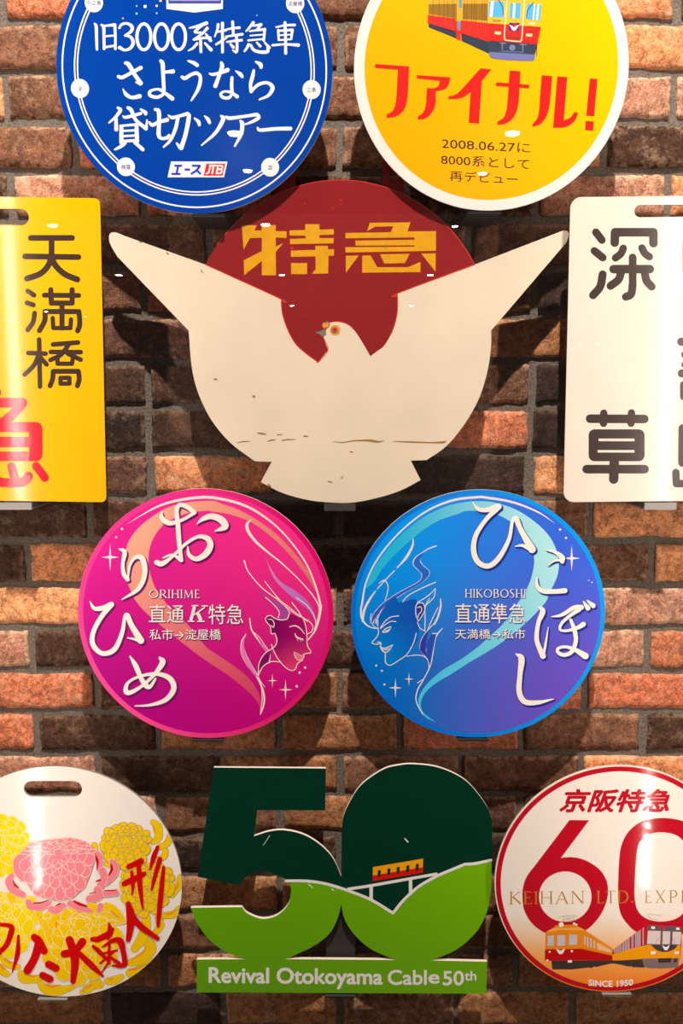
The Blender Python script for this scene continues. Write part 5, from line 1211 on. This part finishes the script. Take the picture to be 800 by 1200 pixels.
pic2([[(66, 420), (410, 414), (410, 522), (66, 526)], [(408, 414), (698, 478), (698, 522), (408, 522)]], 'red_flank', (196, 14, 20), .0010, B4, old)
pic2([[(125, 526), (700, 521), (800, 525), (800, 562), (700, 550), (600, 570), (548, 585), (530, 578), (500, 596), (480, 588), (320, 607), (136, 606)]], 'underframe', (66, 54, 50), .0010, B4, old)
pic2([[(90, 292), (150, 290), (150, 385), (90, 387)], [(180, 287), (257, 286), (255, 383), (180, 385)], [(292, 282), (368, 280), (366, 376), (290, 378)], [(434, 290), (448, 294), (448, 376), (434, 374)], [(460, 300), (474, 304), (474, 398), (460, 394)], [(490, 315), (504, 320), (504, 404), (490, 400)], [(521, 334), (535, 340), (535, 412), (521, 410)]], 'window', (206, 196, 204), .0012, B4, old)
pic2([[(555, 352), (690, 428), (690, 452), (555, 420)]], 'window_strip', (246, 190, 140), .0012, B4, old)
pic2([circ(218, 187, 23, 22, 18), circ(109, 443, 10, 10, 12), circ(317, 435, 11, 11, 12), [(280, 522), (320, 520), (320, 542), (280, 544)], circ(340, 178, 12, 12, 10), circ(362, 187, 10, 10, 10), circ(88, 522, 12, 10, 10)], 'headlamp', (252, 244, 232), .0014, B4, old)
pic2([[(170, 412), (200, 426), (213, 432), (228, 424), (255, 410), (240, 448), (226, 464), (196, 462), (182, 440)]], 'dove_badge', (252, 240, 230), .0014, B4, old)
sh = Sheet(B4); sh.segs(2.4, [(190, 130), (210, 110), (340, 100), (385, 108)], [(240, 112), (232, 160), (330, 158), (345, 108)], [(232, 150), (345, 110)], [(240, 112), (330, 158)]); S.layer('pantograph', sh, ink('pantograph_grey', (150, 130, 120)), lift=.0014, parent=old)
new = pic2([[(70, 472), (430, 204), (500, 214), (785, 230), (785, 420), (770, 556), (425, 562), (65, 586), (65, 490)]], 'new_train', (210, 20, 34), .0008, B5, label='red and orange modern train at the right')
pic2([[(65, 528), (70, 518), (250, 462), (420, 420), (776, 420), (768, 558), (425, 564), (65, 586)]], 'orange_flank', (250, 162, 14), .0010, B5, new)
pic2([[(432, 214), (500, 216), (782, 232), (785, 276), (776, 420), (412, 416)]], 'cab_front', (98, 88, 88), .0011, B5, new)
q = Sheet(B5); q.shape([(465, 420, 1), (745, 420, 1), (705, 465), (620, 492), (530, 476)]); S.layer('dark_chin', q, paint('tint_chin', (76, 64, 68), .14), lift=.0012, parent=new)
pic2([[(434, 270), (568, 274), (562, 412), (424, 410)], [(588, 276), (668, 278), (662, 412), (584, 412)], [(692, 280), (782, 284), (774, 414), (686, 412)]], 'cab_window', (232, 208, 204), .0013, B5, new)
pic2([[(x, 470 - (x - 75) * .74 + 0), (x + w_, 470 - (x + w_ - 75) * .74), (x + w_, 512 - (x + w_ - 75) * .28), (x, 512 - (x - 75) * .28)] for x, w_ in ((80, 14), (100, 14), (120, 18), (145, 16), (168, 18), (192, 22), (220, 24), (262, 22), (300, 16), (320, 16), (340, 18), (378, 14))], 'side_window', (176, 168, 172), .0012, B5, new)
pic2([[(468, 226), (508, 228), (508, 254), (468, 252)], [(728, 238), (764, 240), (764, 264), (728, 262)], [(465, 486), (516, 486), (516, 516), (462, 518)], [(712, 486), (758, 484), (754, 514), (710, 516)]], 'headlamp', (252, 236, 232), .0014, B5, new)
pic2([[(556, 232), (610, 234), (610, 254), (556, 252)]], 'red_lamp', (230, 10, 40), .0014, B5, new)
pic2([[(585, 424), (660, 424), (648, 478), (596, 478)]], 'badge', (40, 40, 110), .0014, B5, new)
pic2([[(580, 422), (608, 436), (620, 442), (634, 434), (662, 420), (650, 452), (636, 474), (608, 474), (594, 450)]], 'dove_badge', (252, 240, 236), .0016, B5, new)
pic2([[(368, 562), (760, 556), (748, 655), (560, 666), (440, 662), (395, 640), (372, 600)]], 'skirt', (134, 112, 112), .0011, B5, new)
pic2([[(0, 590), (370, 568), (400, 656), (300, 650), (285, 655), (262, 640), (245, 645), (150, 625), (60, 610), (0, 622)], [(540, 560), (680, 556), (672, 602), (542, 606)], [(705, 562), (740, 560), (735, 600), (702, 602)]], 'underframe', (66, 56, 56), .0012, B5, new)
sh = Sheet(B5); sh.segs(3, [(545, 350), (510, 412)], [(690, 350), (718, 405)]); sh.segs(2.5, [(430, 98), (500, 104), (580, 118)], [(430, 105), (460, 150), (550, 160)]); S.layer('wiper', sh, ink('wiper_brown', (80, 66, 66)), lift=.0016, parent=new)
sh = Sheet(); sh.text('SINCE 1950', 689.6, 1147.6, 741.2, 1154.4, bold=.05, slope=-.6)
sh.warp(lambda p: (p[0], p[1] + 1.9 * (1 - ((p[0] - 715.4) / 26) ** 2)))
S.layer('white_lettering', sh, WHITE, lift=.0006)
